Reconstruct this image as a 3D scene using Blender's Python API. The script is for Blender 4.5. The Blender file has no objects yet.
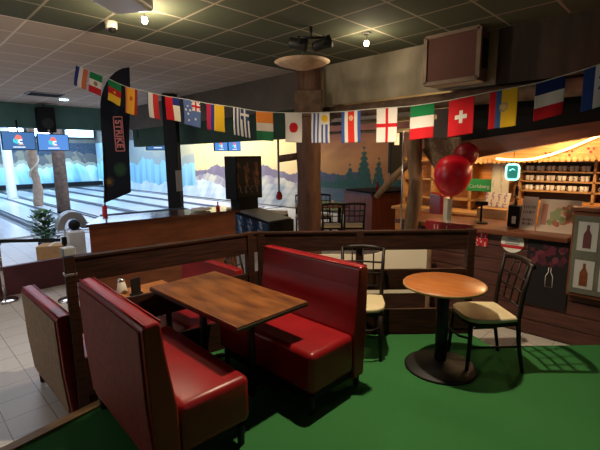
import bpy, bmesh, math, random
from mathutils import Vector, Matrix
random.seed(7)
C = bpy.context.scene.collection
PI = math.pi
LOW = -0.35            # tiled floor; the green carpet platform is z = 0
CEIL = 3.24

# ------------------------------------------------------------------ materials
def mat(name, col=(.5,.5,.5), rough=.5, metal=0., spec=.5, emit=None, estr=0., coat=0., alpha=1., trans=0.):
    m = bpy.data.materials.new(name); m.use_nodes = True
    b = m.node_tree.nodes['Principled BSDF']
    b.inputs['Base Color'].default_value = (*col, 1)
    b.inputs['Roughness'].default_value = rough
    b.inputs['Metallic'].default_value = metal
    b.inputs['Specular IOR Level'].default_value = spec
    b.inputs['Coat Weight'].default_value = coat
    b.inputs['Coat Roughness'].default_value = .15
    b.inputs['Transmission Weight'].default_value = trans
    if emit:
        b.inputs['Emission Color'].default_value = (*emit, 1)
        b.inputs['Emission Strength'].default_value = estr
    return m

def noisy(name, c1, c2, scale=8, rough=.6, stretch=(1,1,1), bump=0., detail=4, spec=.5, coat=0., metal=0., lo=.35, hi=.65):
    m = mat(name, c1, rough, metal, spec, coat=coat)
    nt = m.node_tree; N = nt.nodes; L = nt.links; b = N['Principled BSDF']
    tc = N.new('ShaderNodeTexCoord'); mp = N.new('ShaderNodeMapping'); mp.inputs['Scale'].default_value = stretch
    no = N.new('ShaderNodeTexNoise'); no.inputs['Scale'].default_value = scale; no.inputs['Detail'].default_value = detail
    cr = N.new('ShaderNodeValToRGB'); cr.color_ramp.elements[0].position = lo; cr.color_ramp.elements[1].position = hi
    cr.color_ramp.elements[0].color = (*c1, 1); cr.color_ramp.elements[1].color = (*c2, 1)
    L.new(tc.outputs['Object'], mp.inputs[0]); L.new(mp.outputs[0], no.inputs['Vector'])
    L.new(no.outputs['Fac'], cr.inputs[0]); L.new(cr.outputs[0], b.inputs['Base Color'])
    if bump:
        bp = N.new('ShaderNodeBump'); bp.inputs['Strength'].default_value = bump; bp.inputs['Distance'].default_value = .01
        L.new(no.outputs['Fac'], bp.inputs['Height']); L.new(bp.outputs[0], b.inputs['Normal'])
    return m

def vcol(name, rough=.7, spec=.3, emit=0.):
    m = mat(name, rough=rough, spec=spec); nt = m.node_tree
    a = nt.nodes.new('ShaderNodeVertexColor'); a.layer_name = 'Col'
    b = nt.nodes['Principled BSDF']
    nt.links.new(a.outputs[0], b.inputs['Base Color'])
    if emit:
        nt.links.new(a.outputs[0], b.inputs['Emission Color']); b.inputs['Emission Strength'].default_value = emit
    return m

def gridmat(name, base1, base2, line, pitch, ox, oy, lw, rough=.8, nscale=30, spec=.3, vary=0., bump=0.):
    """square tiles with joint lines, in world x/y"""
    m = mat(name, base1, rough, spec=spec); nt = m.node_tree; N = nt.nodes; L = nt.links; b = N['Principled BSDF']
    geo = N.new('ShaderNodeNewGeometry'); sep = N.new('ShaderNodeSeparateXYZ'); L.new(geo.outputs['Position'], sep.inputs[0])
    def axis(o, off):
        a = N.new('ShaderNodeMath'); a.operation = 'ADD'; a.inputs[1].default_value = -off + 100*pitch; L.new(sep.outputs[o], a.inputs[0])
        d = N.new('ShaderNodeMath'); d.operation = 'DIVIDE'; d.inputs[1].default_value = pitch; L.new(a.outputs[0], d.inputs[0])
        f = N.new('ShaderNodeMath'); f.operation = 'FRACT'; L.new(d.outputs[0], f.inputs[0])
        s = N.new('ShaderNodeMath'); s.operation = 'SUBTRACT'; s.inputs[1].default_value = .5; L.new(f.outputs[0], s.inputs[0])
        ab = N.new('ShaderNodeMath'); ab.operation = 'ABSOLUTE'; L.new(s.outputs[0], ab.inputs[0])
        g = N.new('ShaderNodeMath'); g.operation = 'GREATER_THAN'; g.inputs[1].default_value = .5 - lw/pitch/2; L.new(ab.outputs[0], g.inputs[0])
        fl = N.new('ShaderNodeMath'); fl.operation = 'FLOOR'; L.new(d.outputs[0], fl.inputs[0])
        return g, fl
    gx, fx = axis(0, ox); gy, fy = axis(1, oy)
    mx = N.new('ShaderNodeMath'); mx.operation = 'MAXIMUM'; L.new(gx.outputs[0], mx.inputs[0]); L.new(gy.outputs[0], mx.inputs[1])
    no = N.new('ShaderNodeTexNoise'); no.inputs['Scale'].default_value = nscale; no.inputs['Detail'].default_value = 5; L.new(geo.outputs['Position'], no.inputs['Vector'])
    fac = no.outputs['Fac']
    if vary:
        cv = N.new('ShaderNodeCombineXYZ'); L.new(fx.outputs[0], cv.inputs[0]); L.new(fy.outputs[0], cv.inputs[1])
        wn = N.new('ShaderNodeTexWhiteNoise'); wn.noise_dimensions = '2D'; L.new(cv.outputs[0], wn.inputs['Vector'])
        mm = N.new('ShaderNodeMix'); mm.inputs[0].default_value = vary; L.new(no.outputs['Fac'], mm.inputs[2]); L.new(wn.outputs['Value'], mm.inputs[3]); fac = mm.outputs[0]
    c = N.new('ShaderNodeMix'); c.data_type = 'RGBA'; c.inputs[6].default_value = (*base1,1); c.inputs[7].default_value = (*base2,1); L.new(fac, c.inputs[0])
    d = N.new('ShaderNodeMix'); d.data_type = 'RGBA'; L.new(mx.outputs[0], d.inputs[0]); L.new(c.outputs[2], d.inputs[6]); d.inputs[7].default_value = (*line,1)
    L.new(d.outputs[2], b.inputs['Base Color'])
    return m

M = {}
M['vinyl'] = noisy('red_vinyl', (.23,.006,.009), (.29,.009,.013), 5, .34, spec=.45, bump=.12, detail=3)
M['vinyl_back'] = noisy('maroon_vinyl', (.17,.022,.018), (.23,.034,.026), 26, .6, spec=.25, bump=.25)
M['hardboard'] = noisy('brown_hardboard', (.17,.105,.06), (.24,.155,.09), 18, .7)
M['tabletop'] = noisy('stained_oak', (.075,.022,.008), (.32,.115,.03), 3.2, .33, stretch=(5,1.3,5), coat=.12, lo=.25, hi=.75)
M['tabletop2'] = noisy('orange_oak', (.45,.16,.04), (.6,.24,.07), 5, .4, stretch=(5,1,5))
M['round_top'] = noisy('honey_oak', (.36,.11,.026), (.48,.17,.045), 5, .35, stretch=(6,1,6), coat=.1)
M['edge'] = mat('dark_edge', (.035,.016,.010), .4)
M['edge_light'] = mat('light_edge', (.5,.28,.12), .45)
M['blackmetal'] = mat('black_metal', (.007,.007,.007), .55, .0)
M['darkwood'] = noisy('dark_plank', (.014,.005,.0028), (.044,.015,.0075), 4, .6, spec=.25, stretch=(1,1,14), bump=.15)
M['darkwood_h'] = noisy('dark_chair_wood', (.008,.004,.003), (.014,.007,.005), 10, .5, spec=.3)
M['redwood'] = noisy('red_brown_wood', (.12,.035,.015), (.2,.06,.025), 3, .38, stretch=(1,1,5), coat=.1)
M['barwood'] = noisy('bar_plank', (.055,.017,.013), (.105,.034,.024), 3, .55, stretch=(1,1,9), bump=.1)
M['shelfwood'] = noisy('pine_shelf', (.50,.27,.11), (.62,.36,.16), 4, .55, stretch=(3,1,8))
M['orangewood'] = noisy('orange_pine', (.55,.22,.06), (.68,.32,.1), 4, .55, stretch=(2,.6,6))
M['beamwood'] = noisy('aged_beam', (.07,.04,.026), (.14,.085,.055), 4, .75, stretch=(2,2,2), bump=.4)
M['logwood'] = noisy('log_post', (.16,.09,.045), (.28,.17,.09), 5, .7, stretch=(3,3,.6), bump=.4)
M['pillar'] = noisy('red_pillar', (.075,.032,.02), (.135,.06,.038), 5, .65, stretch=(4,4,.6), bump=.3)
M['dark'] = mat('black_paint', (.006,.006,.0065), .7, spec=.25)
M['darkred'] = noisy('maroon_panel', (.085,.02,.028), (.11,.026,.035), 3, .6)
M['cream_seat'] = noisy('cream_vinyl', (.62,.53,.32), (.68,.58,.36), 6, .42, detail=2)
M['chrome'] = mat('chrome', (.75,.75,.76), .15, 1.)
M['white'] = mat('white_laminate', (.8,.78,.72), .4)
M['cream'] = mat('cream_board', (.8,.72,.56), .55)
M['white_plastic'] = mat('white_plastic', (.75,.78,.8), .3, spec=.6)
M['grey_plastic'] = mat('grey_plastic', (.32,.34,.36), .35)
M['cardboard'] = noisy('cardboard', (.5,.3,.14), (.56,.35,.17), 12, .85)
M['leaf'] = noisy('leaf_green', (.03,.12,.03), (.06,.2,.05), 9, .55)
M['brasscap'] = mat('steel_cap', (.6,.6,.62), .3, 1.)
M['frost'] = mat('frosted_glass', (.75,.72,.65), .35, spec=.5)
M['plaster'] = noisy('aged_plaster', (.20,.17,.115), (.38,.33,.24), 2.6, .9, stretch=(1,1,.5), bump=.3, detail=8)
M['wall'] = noisy('dim_wall', (.1,.085,.075), (.13,.11,.09), 2, .9)
M['soffit'] = noisy('teal_soffit', (.075,.17,.16), (.095,.21,.19), 3, .85)
M['greenbeam'] = noisy('green_beam', (.018,.045,.025), (.03,.065,.035), 3, .8)
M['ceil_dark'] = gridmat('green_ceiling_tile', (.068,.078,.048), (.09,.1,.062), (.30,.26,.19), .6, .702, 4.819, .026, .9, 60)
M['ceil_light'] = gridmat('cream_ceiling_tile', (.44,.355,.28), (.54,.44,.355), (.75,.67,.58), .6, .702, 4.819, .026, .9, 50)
M['ceil_lane'] = mat('lane_ceiling', (.35,.42,.5), .9)
M['tile'] = gridmat('beige_floor_tile', (.64,.60,.54), (.72,.67,.61), (.30,.26,.22), .316, .44, .055, .008, .35, 3, spec=.45, vary=.35)
M['carpet'] = noisy('green_carpet', (.026,.135,.036), (.058,.225,.07), 220, .95, spec=.1, bump=.5, detail=3)
M['nosing'] = noisy('pine_nosing', (.36,.21,.08), (.48,.29,.12), 5, .5, stretch=(1,6,6))
M['lane'] = noisy('lane_maple', (.66,.64,.66), (.76,.74,.76), 3, .16, stretch=(12,.4,1), spec=.6)
M['gutter'] = mat('gutter', (.03,.035,.05), .35)
M['approach'] = noisy('approach_maple', (.66,.66,.68), (.72,.72,.74), 3, .22, stretch=(12,.4,1), spec=.6)
M['tv_blue'] = mat('screen_blue', (.02,.05,.12), .3, emit=(.055,.17,.42), estr=1.0)
M['tv_blue2'] = mat('screen_bright_blue', (.02,.05,.12), .3, emit=(.09,.27,.70), estr=1.1)
M['glow_white'] = mat('screen_white', (.8,.8,.8), .3, emit=(.9,.95,1), estr=1.3)
M['glow_red'] = mat('screen_red', (.6,.1,.1), .3, emit=(1,.22,.16), estr=1.0)
M['glow_teal'] = mat('screen_teal', (.1,.5,.5), .3, emit=(.06,.65,.75), estr=1.0)
M['glow_orange'] = mat('screen_orange', (.8,.4,.1), .3, emit=(1,.5,.12), estr=1.1)
M['bulb'] = mat('lamp_bulb', (1,.9,.7), .3, emit=(1,.86,.6), estr=45)
M['bulb_blue'] = mat('blue_downlight_lens', (.6,.8,1), .3, emit=(.45,.85,1), estr=9)
M['tube'] = mat('fluorescent_tube', (1,1,1), .3, emit=(.6,.82,1), estr=7)
M['rope'] = mat('warm_rope_light', (1,.8,.5), .3, emit=(1,.62,.22), estr=6)
M['neon'] = mat('cyan_neon', (.5,1,.9), .3, emit=(.3,1,.8), estr=2.6)
M['neon_face'] = mat('sign_face', (.03,.2,.17), .4, emit=(.02,.2,.17), estr=.7)
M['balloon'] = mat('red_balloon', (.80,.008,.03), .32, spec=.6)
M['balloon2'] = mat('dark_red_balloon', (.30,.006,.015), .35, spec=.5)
M['paint'] = vcol('mural_paint', .85)
M['cloth'] = vcol('flag_cloth', .85, .15)
M['print'] = vcol('printed_sheet', .6)
M['string'] = mat('white_string', (.5,.5,.45), .8)
M['grey_sign'] = mat('sign_script',(.45,.47,.42),.5)
M['card_grey'] = mat('dull_card',(.42,.42,.42),.5)
M['mug'] = mat('white_mug', (.92,.91,.9), .25, spec=.6)
M['yellow'] = mat('yellow_plastic', (.85,.5,.03), .45)
M['red_plain'] = mat('red_paint', (.5,.015,.02), .45)
M['banner'] = noisy('banner_black', (.012,.014,.022), (.02,.022,.034), 2, .8)
M['banner_print'] = mat('banner_pink_print', (.62,.22,.24), .8)
M['sacking'] = noisy('tan_sacking', (.42,.3,.2), (.55,.4,.28), 8, .9, bump=.5)
M['greyframe'] = noisy('grey_frame', (.09,.092,.072), (.12,.122,.10), 10, .6)
M['grille'] = noisy('brown_grille', (.07,.02,.013), (.10,.03,.02), 90, .8)
M['pine_pelmet'] = noisy('pelmet_pine', (.42,.2,.07), (.6,.32,.13), 6, .6, stretch=(1,.5,7))
M['curtain'] = noisy('crochet_trim', (.55,.3,.12), (.7,.42,.2), 20, .9)

# ------------------------------------------------------------------ mesh builder
class MB:
    def __init__(s): s.bm = bmesh.new(); s.cur = 0
    def _add(s, verts, faces):
        vs = [s.bm.verts.new(v) for v in verts]
        for f in faces:
            try:
                fc = s.bm.faces.new([vs[i] for i in f]); fc.material_index = s.cur
            except ValueError: pass
        return vs
    def box(s, c, d, rz=0., bev=0.):
        x,y,z = d[0]/2,d[1]/2,d[2]/2
        R = Matrix.Rotation(rz,3,'Z')
        tb = bmesh.new()
        bmesh.ops.create_cube(tb, size=1.)
        for v in tb.verts: v.co = Vector((v.co.x*d[0], v.co.y*d[1], v.co.z*d[2]))
        if bev: bmesh.ops.bevel(tb, geom=tb.edges[:], offset=bev, segments=3, profile=.5, affect='EDGES')
        tb.verts.index_update()
        s._add([R@v.co+Vector(c) for v in tb.verts], [[v.index for v in f.verts] for f in tb.faces]); tb.free(); return s
    def beam(s, a, b, w, h, up=(0,0,1)):
        a,b = Vector(a),Vector(b); d=(b-a).normalized(); u=Vector(up)
        if abs(d.dot(u))>.98: u=Vector((1,0,0))
        r=d.cross(u).normalized(); u=r.cross(d).normalized()
        P=[]
        for p in (a,b):
            for sx,sy in ((-1,-1),(1,-1),(1,1),(-1,1)): P.append(p+r*(sx*w/2)+u*(sy*h/2))
        s._add(P,[(3,2,1,0),(4,5,6,7),(0,1,5,4),(1,2,6,5),(2,3,7,6),(3,0,4,7)]); return s
    def tube(s, pts, r, n=10, closed=False):
        pts=[Vector(p) for p in pts]; rings=[]; K=len(pts); ref=None
        for i,p in enumerate(pts):
            if closed: d=(pts[(i+1)%K]-pts[i-1]).normalized()
            else: d=((pts[min(i+1,K-1)])-(pts[max(i-1,0)])).normalized()
            if ref is None:
                ref=Vector((0,0,1)) if abs(d.z)<.9 else Vector((1,0,0))
            u=(ref-d*ref.dot(d)).normalized(); ref=u; w=d.cross(u)
            rr=r[i] if isinstance(r,(list,tuple)) else r
            rings.append([s.bm.verts.new(p+(u*math.cos(2*PI*k/n)+w*math.sin(2*PI*k/n))*rr) for k in range(n)])
        for i in range(K if closed else K-1):
            A,B=rings[i],rings[(i+1)%K]
            for k in range(n):
                f=s.bm.faces.new([A[k],A[(k+1)%n],B[(k+1)%n],B[k]]); f.smooth=True; f.material_index=s.cur
        if not closed:
            f=s.bm.faces.new(rings[0][::-1]); f.material_index=s.cur; f=s.bm.faces.new(rings[-1]); f.material_index=s.cur
        return s
    def lathe(s, prof, c=(0,0,0), n=28, smooth=True):
        c=Vector(c); rings=[]
        for r,z in prof:
            rings.append([s.bm.verts.new(c+Vector((max(r,1e-4)*math.cos(2*PI*k/n),max(r,1e-4)*math.sin(2*PI*k/n),z))) for k in range(n)])
        for A,B in zip(rings,rings[1:]):
            for k in range(n):
                f=s.bm.faces.new([A[k],A[(k+1)%n],B[(k+1)%n],B[k]]); f.smooth=smooth; f.material_index=s.cur
        f=s.bm.faces.new(rings[0][::-1]); f.material_index=s.cur; f=s.bm.faces.new(rings[-1]); f.material_index=s.cur
        return s
    def prism(s, poly, a, b, fn):
        """poly of 2D points, extruded from a to b; fn(u,v,t)->3D"""
        n=len(poly)
        P=[fn(u,v,a) for u,v in poly]+[fn(u,v,b) for u,v in poly]
        s._add(P,[list(range(n))[::-1],list(range(n,2*n))]+[(i,(i+1)%n,n+(i+1)%n,n+i) for i in range(n)]); return s
    def blob(s, c, rad, seg=14, ring=10, fn=None):
        c=Vector(c); vs=[]
        tb=bmesh.new(); bmesh.ops.create_uvsphere(tb,u_segments=seg,v_segments=ring,radius=1); tb.verts.index_update()
        P=[]
        for v in tb.verts:
            q=v.co.copy()
            if fn: q=fn(q)
            P.append(Vector((q.x*rad[0],q.y*rad[1],q.z*rad[2]))+c)
        vv=s._add(P,[[v.index for v in f.verts] for f in tb.faces]); tb.free()
        for v in vv:
            for f in v.link_faces: f.smooth=True
        return s
    def build(s, name, mats, parent=None, smooth=False, bevel=0., loc=None):
        me=bpy.data.meshes.new(name); bmesh.ops.recalc_face_normals(s.bm, faces=s.bm.faces[:]); s.bm.to_mesh(me); s.bm.free()
        o=bpy.data.objects.new(name,me); C.objects.link(o)
        for m in (mats if isinstance(mats,(list,tuple)) else [mats]): me.materials.append(M[m] if isinstance(m,str) else m)
        if smooth:
            for p in me.polygons: p.use_smooth=True
        if bevel:
            md=o.modifiers.new('Bevel','BEVEL'); md.width=bevel; md.segments=2; md.limit_method='ANGLE'
        if loc is not None: o.location=loc
        if parent is not None: o.parent=parent
        return o

def tag(o,label,cat,group=None,kind=None):
    o['label']=label; o['category']=cat
    if group: o['group']=group
    if kind: o['kind']=kind
    return o
def thing(name,label,cat,loc=(0,0,0),rz=0.,group=None):
    o=bpy.data.objects.new(name,None); C.objects.link(o); o.location=loc; o.rotation_euler=(0,0,rz); o.empty_display_size=.1
    return tag(o,label,cat,group)
def struct(name,mb,mats,**k):
    o=mb.build(name,mats,**k); o['kind']='structure'; return o
def dup(root,loc,rz,label,group=None,scale=None):
    r=root.copy(); C.objects.link(r); r.location=loc; r.rotation_euler=(0,0,rz); r['label']=label
    if group: r['group']=group
    if scale: r.scale=scale
    for ch in list(root.children):
        c=ch.copy(); C.objects.link(c); c.parent=r
        for g in list(ch.children):
            d=g.copy(); C.objects.link(d); d.parent=c
    return r
def sheet(name, nx, ny, pos, col, mats, parent=None, thick=.002, smooth=False):
    """painted sheet with thickness: pos(u,v)->3D, col(u,v)->rgb at face centres, u right 0..1, v up 0..1"""
    bm=bmesh.new(); lay=bm.loops.layers.float_color.new('Col')
    V=[[bm.verts.new(pos(i/nx,j/ny)) for i in range(nx+1)] for j in range(ny+1)]
    for j in range(ny):
        for i in range(nx):
            f=bm.faces.new([V[j][i],V[j][i+1],V[j+1][i+1],V[j+1][i]]); c=col((i+.5)/nx,(j+.5)/ny)
            f.smooth=smooth
            for l in f.loops: l[lay]=(*c,1)
    me=bpy.data.meshes.new(name); bm.to_mesh(me); bm.free()
    o=bpy.data.objects.new(name,me); C.objects.link(o); me.materials.append(M[mats])
    if thick:
        md=o.modifiers.new('Solidify','SOLIDIFY'); md.thickness=thick; md.offset=0
    if parent is not None: o.parent=parent
    return o

# ------------------------------------------------------------------ SETTING
b=MB(); b.box((4.5,3.5,LOW-.05),(17,18,.1)); struct('floor',b,'tile')
b=MB(); b.box((4.5,12.7+10.5,LOW-.05),(17,21,.1)); struct('floor_2',b,'approach')
# carpeted platform
EDGE=[(-3,2.70),(.33,2.84),(.95,2.93),(.95,3.17),(2.44,2.93),(3.88,1.49),(3.74,1.235),(4.45,.52),(5.6,-.6),(5.6,-2.8),(-3,-2.8)]
b=MB(); b.prism([(x,y) for x,y in EDGE],LOW,0,lambda u,v,t:(u,v,t)); struct('floor_3',b,'carpet')
b=MB(); 
for (a,c) in (((-3,2.715),(.33,2.855)),((.33,2.855),(.93,2.945))):
    b.beam((*a,-.012),(*c,-.012),.075,.05)
struct('trim_1',b,'nosing')
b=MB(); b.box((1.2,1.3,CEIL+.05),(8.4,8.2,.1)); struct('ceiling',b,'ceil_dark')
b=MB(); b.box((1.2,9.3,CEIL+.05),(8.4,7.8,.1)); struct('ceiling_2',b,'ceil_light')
b=MB(); b.box((9.5,5.2,3.45),(8.2,16,.1)); struct('ceiling_3',b,'dark')
b=MB(); b.box((4.5,23.2,3.95),(17,20,.1)); struct('ceiling_4',b,'ceil_lane')
b=MB(); b.box((4.5,33.4,1.8),(17.2,.2,4.5)); struct('wall_far',b,'wall')
b=MB(); b.box((11.72,14.6,1.8),(.2,38,4.5)); struct('wall_right',b,'wall')
b=MB(); b.box((-3.1,15,1.8),(.2,38,4.5)); struct('wall_left',b,'wall')
b=MB(); b.box((4.3,-3.0,1.5),(15,.2,4)); struct('wall_back',b,'wall')
# glowing panels added behind and beside the camera as soft fill
for i,(c,d) in enumerate((((1.2,-2.93,1.7),(2.6,.06,1.3)),((-2.97,5.6,1.6),(.06,3.2,1.4)))):
    b=MB(); b.box(c,d); struct('window_%d'%(i+1),b,mat('window_glass_%d'%i,(.6,.65,.7),.2,emit=(.7,.82,1),estr=.6))
# teal soffit where the lane ceiling drops
b=MB(); b.box((1.2,13.35,3.25),(8.4,.3,1.3)); b.box((8.6,13.35,3.5),(6.2,.3,1.0)); struct('wall_soffit',b,'soffit')
# plaster header along the edge of the tiled ceiling
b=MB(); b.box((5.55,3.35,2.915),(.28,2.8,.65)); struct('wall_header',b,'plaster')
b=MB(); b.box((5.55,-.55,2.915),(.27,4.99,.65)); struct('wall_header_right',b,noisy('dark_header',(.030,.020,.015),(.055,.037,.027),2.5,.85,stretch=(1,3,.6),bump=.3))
b=MB(); b.box((5.55,9.1,2.92),(.28,8.2,.64)); struct('wall_header_left',b,M['wall'])
b=MB()
for k in range(3): b.tube([(5.36,4.85-k*.0,2.42+.0),(5.36,-2.8,2.42)],.001,6) if k>5 else None
b.tube([(5.43,4.9,2.47),(5.42,3.6,2.46),(5.44,2.2,2.47),(5.43,1.0,2.46),(5.45,-2.8,2.47)],.10,14); struct('trim_2',b,'beamwood')
b=MB(); b.box((5.62,9.0,2.35),(.2,7.2,.52)); struct('trim_3',b,'greenbeam')
b=MB(); b.box((6.0,5.62,2.3),(.2,.3,.3)); b.bm.free()

# platform-side pipework / truss behind the bunting (pale rails)
b=MB(); b.tube([(5.8,5.2,2.32),(5.8,2.9,2.3)],.035,8); struct('trim_4',b,'plaster')
b=MB(); b.tube([(6.3,5.6,2.2),(6.3,3.2,2.16)],.03,8); struct('trim_5',b,'plaster')

# ------------------------------------------------------------------ BOWLING LANES
def lane(x, label, first=None):
    if first: return dup(first,(x,0,LOW),0,label,'bowling lanes')
    t=thing('bowling_lane',label,'bowling lane',(x,0,LOW),0,'bowling lanes')
    m=MB(); m.box((0,23,.02),(1.06,20,.04)); m.build('lane_surface','lane',t)
    for sx in (-1,1):
        m=MB(); m.prism([(-.10,.035),(-.085,.0),(0,.002),(.085,.0),(.10,.035),(.10,.04),(.075,.012),(0,.008),(-.075,.012),(-.10,.04)],13.2,33,lambda u,v,tt,sx=sx:(sx*.64+u,tt,v)); m.build('gutter','gutter',t)
    return t
names=['leftmost in view','second from the left, beside white column','between the columns','under the twin screens','right of the dark column','behind the feather banner','behind the black post','along the painted side wall']
LX=[-.85,.70,2.25,3.80,5.85,7.4,8.95,10.5]
l0=None
for i,x in enumerate(LX):
    t=lane(x,'pale glossy bowling lane with dark gutters, '+names[i],l0)
    if l0 is None: l0=t
# pin deck masking with bright tubes
b=MB(); b.box((4.5,32.6,-.06),(17,.5,.3)); struct('trim_6',b,'dark')
for i,(x,y) in enumerate([(3.5,32.6),(6.0,32.6),(8.2,32.6),(10.4,32.6)]):
    t=thing('fluorescent_light','bright blue-white tube light over the pin end, '+['leftmost one','seen left of the hanging speaker','seen just right of the second screen','beside the feather banner'][i],'ceiling light',(x,y,3.9),0,'tube lights over the pins')
    m=MB(); m.box((0,0.12,-.3),(1.9,.06,.6),bev=.01); m.build('housing','white_plastic',t)
    m=MB(); [m.tube([(-.85,0,-.12-.15*q),(.85,0,-.12-.15*q)],.045,10) for q in range(3)]; m.build('tube','tube',t)

# murals: painted sheets on the walls
def n2(x,y,s=0):
    return (math.sin(x*1.7+s)+math.sin(x*3.9+y*1.1+s*2)*.5+math.sin(x*8.3+y*2.7+s)*.25+math.sin(y*3.1+x*.7)*.3)/2.05
def mix(a,c,t): t=max(0,min(1,t)); return tuple(a[i]*(1-t)+c[i]*t for i in range(3))
ICE=(.32,.62,.74); ICED=(.08,.30,.42); SNOW=(.75,.82,.86); ROCK=(.10,.085,.08)
def side_col(u,v):
    Y=6+27.2*(1-u) ; z=-.3+3.2*v     # u=0 far end (left in view)
    r=random.random()
    if Y>19.2:
        top=1.55+.35*n2(Y*1.2,0,1)
        if z>top+.45: c=mix((.50,.47,.30),(.25,.33,.38),(Y-21)/9+.2*n2(Y,z*3))
        elif z>top: c=(.34,.38,.34)
        elif z>.25+.2*n2(Y*1.3,0,3): c=mix(ICE,ICED,.42+.5*n2(Y*4.3,z*.9+math.sin(Y)*2,2)-.3*z)
        else: c=mix(SNOW,(.5,.62,.7),.5+.5*n2(Y*2,z*5))
        return mix(c,(.5,.6,.6),.1*r)
    if Y>11.0:
        m1=1.22+.16*math.sin(Y*1.9+.6)+.07*n2(Y*3,0,1)
        if z>m1: return mix((.66,.58,.28),(.80,.50,.26),.35+.5*n2(Y*.9,z*2,2)-.2*(z-1.4))
        m2=.78+.16*math.sin(Y*1.35+2.5)+.06*n2(Y*4,0,5)
        if z>m2: return mix((.17,.14,.19),(.24,.20,.26),r*.3+.6*n2(Y*3,z*4))
        m3=.42+.2*math.sin(Y*1.1)+.04*n2(Y*5,0,2)
        if z>m3: return mix((.60,.55,.42),(.30,.27,.31),.5+.9*n2(Y*2,z*5,1))
        if Y>16.5 and z<m3: return mix(SNOW,(.42,.50,.55),.4+.6*n2(Y*2.4,z*6,4))
        return mix((.52,.50,.44),(.24,.27,.30),.5+.9*n2(Y*2.5,z*8,4))
    # evening lake
    m1=1.12+.14*n2(Y*2.1,0,2)
    tree=.84+.12*abs(n2(Y*11,0,1))+.08*math.sin(Y*3)
    for (yc,h,w) in ((8.35,2.2,.42),(7.75,1.8,.3),(8.95,1.55,.28),(7.2,1.5,.3),(9.5,1.25,.22),(6.6,1.4,.3)):
        k=1-abs(Y-yc)/w
        if k>0: tree=max(tree,.6+(h-.6)*k*(.92+.12*math.sin(z*34+yc)))
    if z<.10: return mix((.22,.19,.06),(.12,.14,.06),r)
    if z<.58: return mix((.06,.10,.15),(.11,.14,.15),.5+.5*n2(Y*1.5,z*16))
    if z<tree and Y<10.3: return mix((.022,.07,.072),(.035,.10,.09),r)
    if z<m1 and Y>8.6: return mix((.045,.065,.11),(.07,.09,.14),r)
    band=n2(Y*.8,z*3.2,1)
    c=mix((.34,.15,.07),(.42,.23,.09),.5+.5*band+.2*(r-.5))
    return mix(c,(.17,.07,.06),max(0,min(1,(z-1.65)*.9+.35*n2(Y*1.1,z*6,3))))
o=sheet('mural',620,84,lambda u,v:(11.6,33.2-27.2*u,-.3+3.2*v),side_col,'paint',None,.01); tag(o,'long painted mural of ice, yellow sky, mountains and an evening lake on side wall','mural')
def end_col(u,v):
    X=-3+14.6*u; z=-.1+3.*v; r=random.random()
    top=1.25+.3*n2(X*1.1,0,2)+.12*n2(X*4,0)
    if z>top+.9: return mix((.05,.06,.09),(.02,.025,.03),r)
    if z>top+.25: return ROCK if n2(X*2,z*3,1)>-.3 else (.18,.14,.10)
    if z>top: return (.30,.27,.2)
    return mix(mix(ICE,SNOW,.5+.4*n2(X*1.6,z*2.2,3)),ICED,.45+.6*n2(X*2.2,z*1.6,1)-.3*z)
o=sheet('mural',240,60,lambda u,v:(-3+14.6*u,33.27,-.1+3.*v),end_col,'paint',None,.01); tag(o,'painted mural of blue icebergs under dark rocks on the far end wall','mural')

# columns between the lanes
def colm(nm,mt,x,y,r,label,cat='column',top=2.97):
    t=thing(nm,label,cat,(x,y,LOW)); return t
t=thing('round_column','white round column left of the two screens, between bowling lanes','column',(4.82,26.9,LOW))
m=MB(); m.lathe([(.25,0),(.25,.1),(.23,.12),(.23,4.2)],n=20); m.build('shaft','white_plastic',t); m=MB(); m.box((0,0,.04),(.5,.5,.08),bev=.01); m.build('base','white_plastic',t)
t=thing('wrapped_column','column wrapped in knotted tan sacking with green sprigs, between bowling lanes','column',(4.82,21.6,LOW))
m=MB(); P=[];R=[]
for k in range(43):
    z=k*.1; P.append((.05*math.sin(z*2.2),.05*math.cos(z*2),z)); R.append(.18+.03*math.sin(z*3.4)+.012*math.sin(z*11))
m.tube(P,R,16); m.build('sacking','sacking',t)
m=MB(); m.tube([(.19*math.cos(a*.5),.19*math.sin(a*.5),.8+a*.11) for a in range(16)],.05,8); m.build('twisted_cloth','cream',t)
m=MB()
for k in range(26):
    a=random.uniform(2.0,4.2); z=random.uniform(1.4,1.75); r=random.uniform(.22,.5); c=Vector((r*math.cos(a),r*math.sin(a),z)); d=Vector((math.cos(a),math.sin(a),random.uniform(-.2,.4)))*.13
    w=Vector((-math.sin(a),math.cos(a),0))*.04
    m._add([c,c+d*.5+w,c+d,c+d*.5-w],[(0,1,2,3)])
m.build('leaves','leaf',t)
t=thing('square_column','dark brown leaning-looking column under the right-hand bowling screen','column',(4.82,17.8,LOW))
m=MB(); m.lathe([(.245,0),(.24,.3),(.22,4.2)],n=10); m.build('shaft','beamwood',t); m=MB(); m.lathe([(.25,0),(.25,.08),(.24,.1)],n=16); m.build('base','dark',t)

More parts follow.
